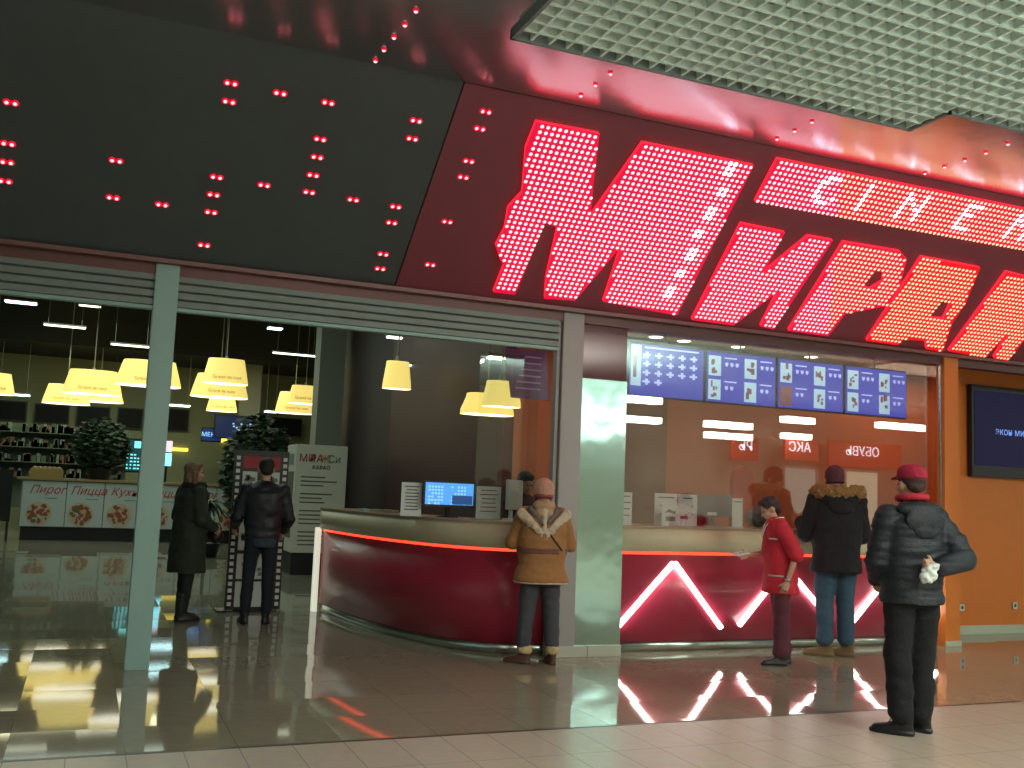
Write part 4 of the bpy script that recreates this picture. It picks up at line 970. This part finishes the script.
# --- woman in red uniform
M_red = cloth('uniform_red', (.50, .012, .03), .75, na=.08)
t, HM, M, up, arms, place, legs = person('person in short-sleeved red uniform shirt and maroon trousers, head bowed, holding papers', (6.14, 7.86, 0), 1.16, 1.60, dict(
    arms=(((-.245, -.10, 1.13), (-.235, -.02, .87)), ((.22, .06, 1.12), (.10, .30, 1.09))), legs=((-.09, -.01, .02), (.07, .0, -.06)), toe=(.1, -.1), pitch=.5, lean=.10, head_off=(0, .035, -.035), curl=.5,
    thumb=((0, 1, 0), (0, .3, 1)), trousers=dict(m=cloth('maroon_trousers', (.10, .02, .035)), r=(.10, .085, .08), hem=.045), shoe=dict(m=M_black, top=.10),
    coat=dict(m=M_red, hem=.72, hemr=(.205, .185), waist=(.185, .17), chest=(.19, .15), sleeve=(.078, .082, .05), short=True, name='uniform_shirt', fold=.012)))
extra(t, place, 'hair', lambda b: hair_short(HM, b, .01), .008, mat('hair_dark', (.035, .015, .02), .7, bump=.4, bump_scale=60), .006, (30, 30, 30))
def piping(b):
    for s in (-1, 1):
        pts = [up(s * .055, -.075, 1.50), up(s * .088, -.02, 1.495), up(s * .08, .06, 1.47), up(s * .04, .12, 1.40), up(s * .012, .155, 1.30)]
        for p, q in zip(pts, pts[1:]): cap(b, p, q, .008, .008, 8)
extra(t, place, 'collar_piping', piping, .006, M_white)
def trims(b):
    for z, x0, x1 in ((1.275, .05, .13), (.90, .02, .17)):
        for s in (-1,):
            p = [(s * (ca_ := .198) * math.cos(a), .165 * math.sin(a)) for a in [x0 * 6, (x0 + x1) * 3, x1 * 6]]
            for u, v in zip(p, p[1:]): cap(b, up(u[0], u[1], z), up(v[0], v[1], z), .011, .011, 8)
extra(t, place, 'pocket_trim', trims, .006, cloth('trim_grey', (.45, .38, .38), .8))
wl = arms[0][2]; bm = BM(); loft(bm, [(wl.z - .012, wl.x, wl.y, .033, .033), (wl.z + .012, wl.x, wl.y, .034, .034)], p=2); place(obj('bracelet', bm, M_kick, t, True))
hp_ = M @ (arms[1][2] + (arms[1][2] - arms[1][1]).normalized() * .10)
bm = BM(); box(bm, -.10, .07, -.05, .05, 0, .006); box(bm, -.09, .06, -.04, .055, .006, .010)
o = obj('folded_papers', bm, M_white); o.location = hp_ + Vector((.0, 0, .018)); o.rotation_euler = (.1, -.15, .2); tag(o, 'small folded white papers in the hand of the red-shirted woman', 'paper')

# --- man in black fur-hooded parka
t, HM, M, up, arms, place, legs = person('person in black parka with brown fur hood and blue jeans at the straight counter', (7.05, 8.14, 0), -.42, 1.92, dict(
    arms=(((-.265, .06, 1.10), (-.24, .30, 1.20)), ((.25, .05, 1.10), (.17, .28, 1.16))), legs=((-.10, .03, .0), (.11, .02, .06)), toe=(1.1, 1.0), pitch=.12, sh=.19, head_off=(-.015, 0, -.01),
    trousers=dict(m=cloth('blue_jeans', (.035, .075, .12), .85), r=(.11, .085, .075), hem=.075, fold=.012), shoe=dict(m=mat('tan_shoe', (.17, .10, .04), .6), top=.12),
    coat=dict(m=cloth('parka_black', (.006, .005, .008), .85), hem=.755, hemr=(.235, .19), waist=(.225, .18), chest=(.225, .175), sleeve=(.088, .08, .066), fold=.014, name='parka')))
extra(t, place, 'knitted_beanie', lambda b: xf(b, lambda q: (ell(q, (0, -.012, .045), (.087, .103, .092)), loft(q, [(-.035, 0, -.015, .082, .096), (.03, 0, -.012, .088, .104)], p=2)), HM), .007, cloth('beanie_plum', (.10, .03, .045), .95, ns=60), .003)
def furhood(b):
    n = 15
    for i in range(n):
        a = PI * (1.02 + i / (n - 1) * .96) ; p = up(.20 * math.cos(a), -.03 + .15 * math.sin(a), 1.49 + .012 * math.sin(i * 2.1)); ell(b, p, (.062, .055, .058), seg=12)
    for s in (-1, 1): ell(b, up(s * .17, .03, 1.46), (.06, .06, .05), seg=12)
extra(t, place, 'fur_hood_trim', furhood, .008, cloth('brown_fur', (.24, .13, .045), .95, bs=120, na=.45, ns=60), .020, (38, 38, 38), 0)
extra(t, place, 'hood', lambda b: (ell(b, up(0, -.13, 1.44), (.18, .085, .09)), ell(b, up(0, -.165, 1.36), (.12, .05, .08))), .010, MATS['parka_black'], .01, (10, 10, 10))

# --- man in dark quilted jacket, hands behind back
t, HM, M, up, arms, place, legs = person('person in dark quilted jacket and red cap standing with a hand behind the back', (5.24, 5.30, 0), -.20, 1.80, dict(
    arms=(((-.225, .03, 1.12), (-.13, .20, .97)), ((.30, -.13, 1.14), (.04, -.225, 1.09))), hd=(None, (-1, -.12, .12)), legs=((-.10, .03, -.03), (.09, .0, .05)), toe=(.85, .5), yaw=.08, pitch=.0, sh=.175, palm=(1, 1), thumb=((0, .6, .8), (0, .1, 1)), curl=.55,
    trousers=dict(m=cloth('black_trousers', (.004, .005, .006), .9), r=(.105, .088, .082), hem=.05, fold=.014), shoe=dict(m=mat('black_shoe', (.008, .008, .010), .35), top=.11, lace=True),
    coat=dict(m=cloth('navy_quilt', (.009, .014, .022), .6), hem=.84, hemr=(.205, .17), waist=(.20, .17), chest=(.21, .165), sleeve=(.086, .080, .064), fold=.016, fs=(3, 3, 16), name='jacket')))
extra(t, place, 'hair', lambda b: hair_short(HM, b, -.01), .007, mat('hair_brown', (.045, .02, .018), .8, bump=.4, bump_scale=60), .003)
extra(t, place, 'cap', lambda b: xf(b, lambda q: (ell(q, (0, -.018, .078), (.091, .106, .068)), loft(q, [(.045, 0, -.018, .091, .107), (.085, 0, -.018, .091, .107)], p=2), cap(q, (0, .08, .055), (0, .135, .045), .055, .045, flat=.22)), HM), .007, cloth('cap_red', (.32, .012, .04), .9), .002)
def scarf(b):
    n = 18
    for i in range(n):
        a = 2 * PI * i / n; a2 = 2 * PI * (i + 1) / n; cap(b, up(.088 * math.cos(a), .085 * math.sin(a) - .01, 1.53 - .008 * math.sin(a)), up(.088 * math.cos(a2), .085 * math.sin(a2) - .01, 1.53 - .008 * math.sin(a2)), .025, .025, 8)
extra(t, place, 'red_collar', scarf, .008, cloth('scarf_red', (.45, .02, .04), .85), .003)
extra(t, place, 'hood', lambda b: (ell(b, up(0, -.10, 1.455), (.165, .075, .055)), ell(b, up(0, -.15, 1.385), (.145, .04, .085)), ell(b, up(0, -.158, 1.32), (.09, .028, .06))), .009, MATS['navy_quilt'], .008, (10, 10, 10))
wr = arms[1][2]; hp_ = M @ (wr + V3(-.085, -.045, -.03)); random.seed(5)
bm = BM(); ell(bm, (0, 0, 0), (.060, .035, .055), seg=16); ell(bm, (-.035, 0, -.035), (.045, .028, .035), seg=14); ell(bm, (.03, -.01, .03), (.04, .03, .035), seg=14)
o = fuse('crumpled_paper', bm, .008, M_white, None, 0, .022, (28, 28, 28)); o.location = hp_; tag(o, 'crumpled white paper held behind the back of the man in the quilted jacket', 'paper')

# --- woman in long dark green coat by the pale post
t, HM, M, up, arms, place, legs = person('person with long light hair in a dark green knee-length coat beside the pale post', (1.08, 11.4, 0), -1.15, 1.70, dict(
    arms=(((-.24, -.02, 1.12), (-.13, .22, 1.02)), ((.24, .0, 1.12), (.12, .24, 1.0))), legs=((-.09, .0, .03), (.09, .01, -.05)), toe=(.1, -.1), pitch=.0, yaw=-.15,
    trousers=dict(m=mat('dark_tights', (.008, .009, .010), .8), r=(.09, .062, .052), hem=.08), shoe=dict(m=mat('black_boot', (.006, .006, .007), .5), top=.30, heel=True),
    coat=dict(m=cloth('green_coat', (.022, .032, .020), .9), hem=.52, hemr=(.23, .19), hip=.0, waist=(.19, .155), chest=(.20, .15), sleeve=(.08, .075, .065), fold=.014)))
def longhair(b):
    hair_short(HM, b, .03); xf(b, lambda q: (cap(q, (-.07, -.02, .0), (-.085, -.02, -.16), .035, .032), cap(q, (.07, -.02, .0), (.085, -.02, -.16), .035, .032), ell(q, (0, -.07, -.10), (.08, .04, .12))), HM)
extra(t, place, 'hair', longhair, .009, mat('hair_light', (.16, .10, .06), .7, bump=.4, bump_scale=40), .008, (30, 30, 8))
def bigscarf(b):
    for i in range(14):
        a = 2 * PI * i / 14; ell(b, up(.10 * math.cos(a), .02 + .09 * math.sin(a), 1.47 + .01 * math.sin(3 * a)), (.05, .05, .045), seg=10)
extra(t, place, 'scarf', bigscarf, .010, cloth('scarf_black', (.010, .010, .012), .9), .006)
bm = BM(); ell(bm, (0, 0, 0), (.09, .06, .10), seg=16); bg_ = fuse('handbag', bm, .01, mat('bag_black', (.01, .01, .01), .5), None, 1, .012, (14, 14, 14)); bg_.location = M @ V3(0, .33, .93)
bm = BM(); [cap(bm, V3(.05 * math.cos(PI * i / 8), 0, .07 + .06 * math.sin(PI * i / 8)), V3(.05 * math.cos(PI * (i + 1) / 8), 0, .07 + .06 * math.sin(PI * (i + 1) / 8)), .007, .007, 8) for i in range(8)]
obj('handle', bm, MATS['bag_black'], bg_); tag(bg_, 'small black handbag held by the long-haired woman in green', 'bag')

# --- man before the film stand
t, HM, M, up, arms, place, legs = person('person in dark jacket and dark trousers facing the film-strip stand, back turned', (1.80, 11.05, 0), -.05, 1.77, dict(
    arms=(((-.27, .02, 1.12), (-.27, .20, 1.00)), ((.27, .0, 1.10), (.24, .16, .96))), legs=((-.13, .02, .0), (.09, .0, .0)), toe=(.15, -.25), pitch=.15, sh=.185,
    trousers=dict(m=mat('dark_jeans', (.008, .011, .020), .85), r=(.09, .068, .056), hem=.07, fold=.008), shoe=dict(m=M_black, top=.12),
    coat=dict(m=mat('dark_jacket', (.008, .008, .014), .55), hem=.90, hemr=(.19, .14), waist=(.19, .14), chest=(.215, .15), sleeve=(.075, .068, .055), fold=.014, name='jacket')))
extra(t, place, 'hair', lambda b: hair_short(HM, b, 0), .008, mat('hair_black', (.012, .009, .008), .7), .003)
extra(t, place, 'shirt_tail', lambda b: loft(b, [(.80, .02, -.0, .125, .135), (.93, .0, -.0, .165, .145)]), .010, mat('shirt_blue', (.03, .055, .075), .85), .006)
# --- cashiers
def cashier(label, px, yv, h, rz, shirt):
    q = atY(px, 500, yv)
    t, HM, M, up, arms, place, legs = person(label, (q.x, yv, 0), rz, h, dict(arms=(((-.23, .05, 1.10), (-.12, .28, 1.12)), ((.23, .05, 1.10), (.12, .28, 1.12))), pitch=.35, lean=.12,
        trousers=dict(m=M_black), coat=dict(m=shirt, hem=.85, hemr=(.19, .14), waist=(.17, .13), chest=(.19, .135), name='shirt', fold=.008)))
    extra(t, place, 'hair', lambda b: hair_short(HM, b, .03), .009, mat('hair_dark', (.03, .012, .015), .7), .005)
cashier('dark-haired person bent behind the white monitor near the steel column', 519, 9.95, 1.74, PI + .3, cloth('shirt_plum', (.07, .02, .03)))
cashier('dark-haired person behind the counter beside the grey monitor back', 690, 9.75, 1.58, PI - .5, cloth('shirt_dark', (.035, .02, .03)))
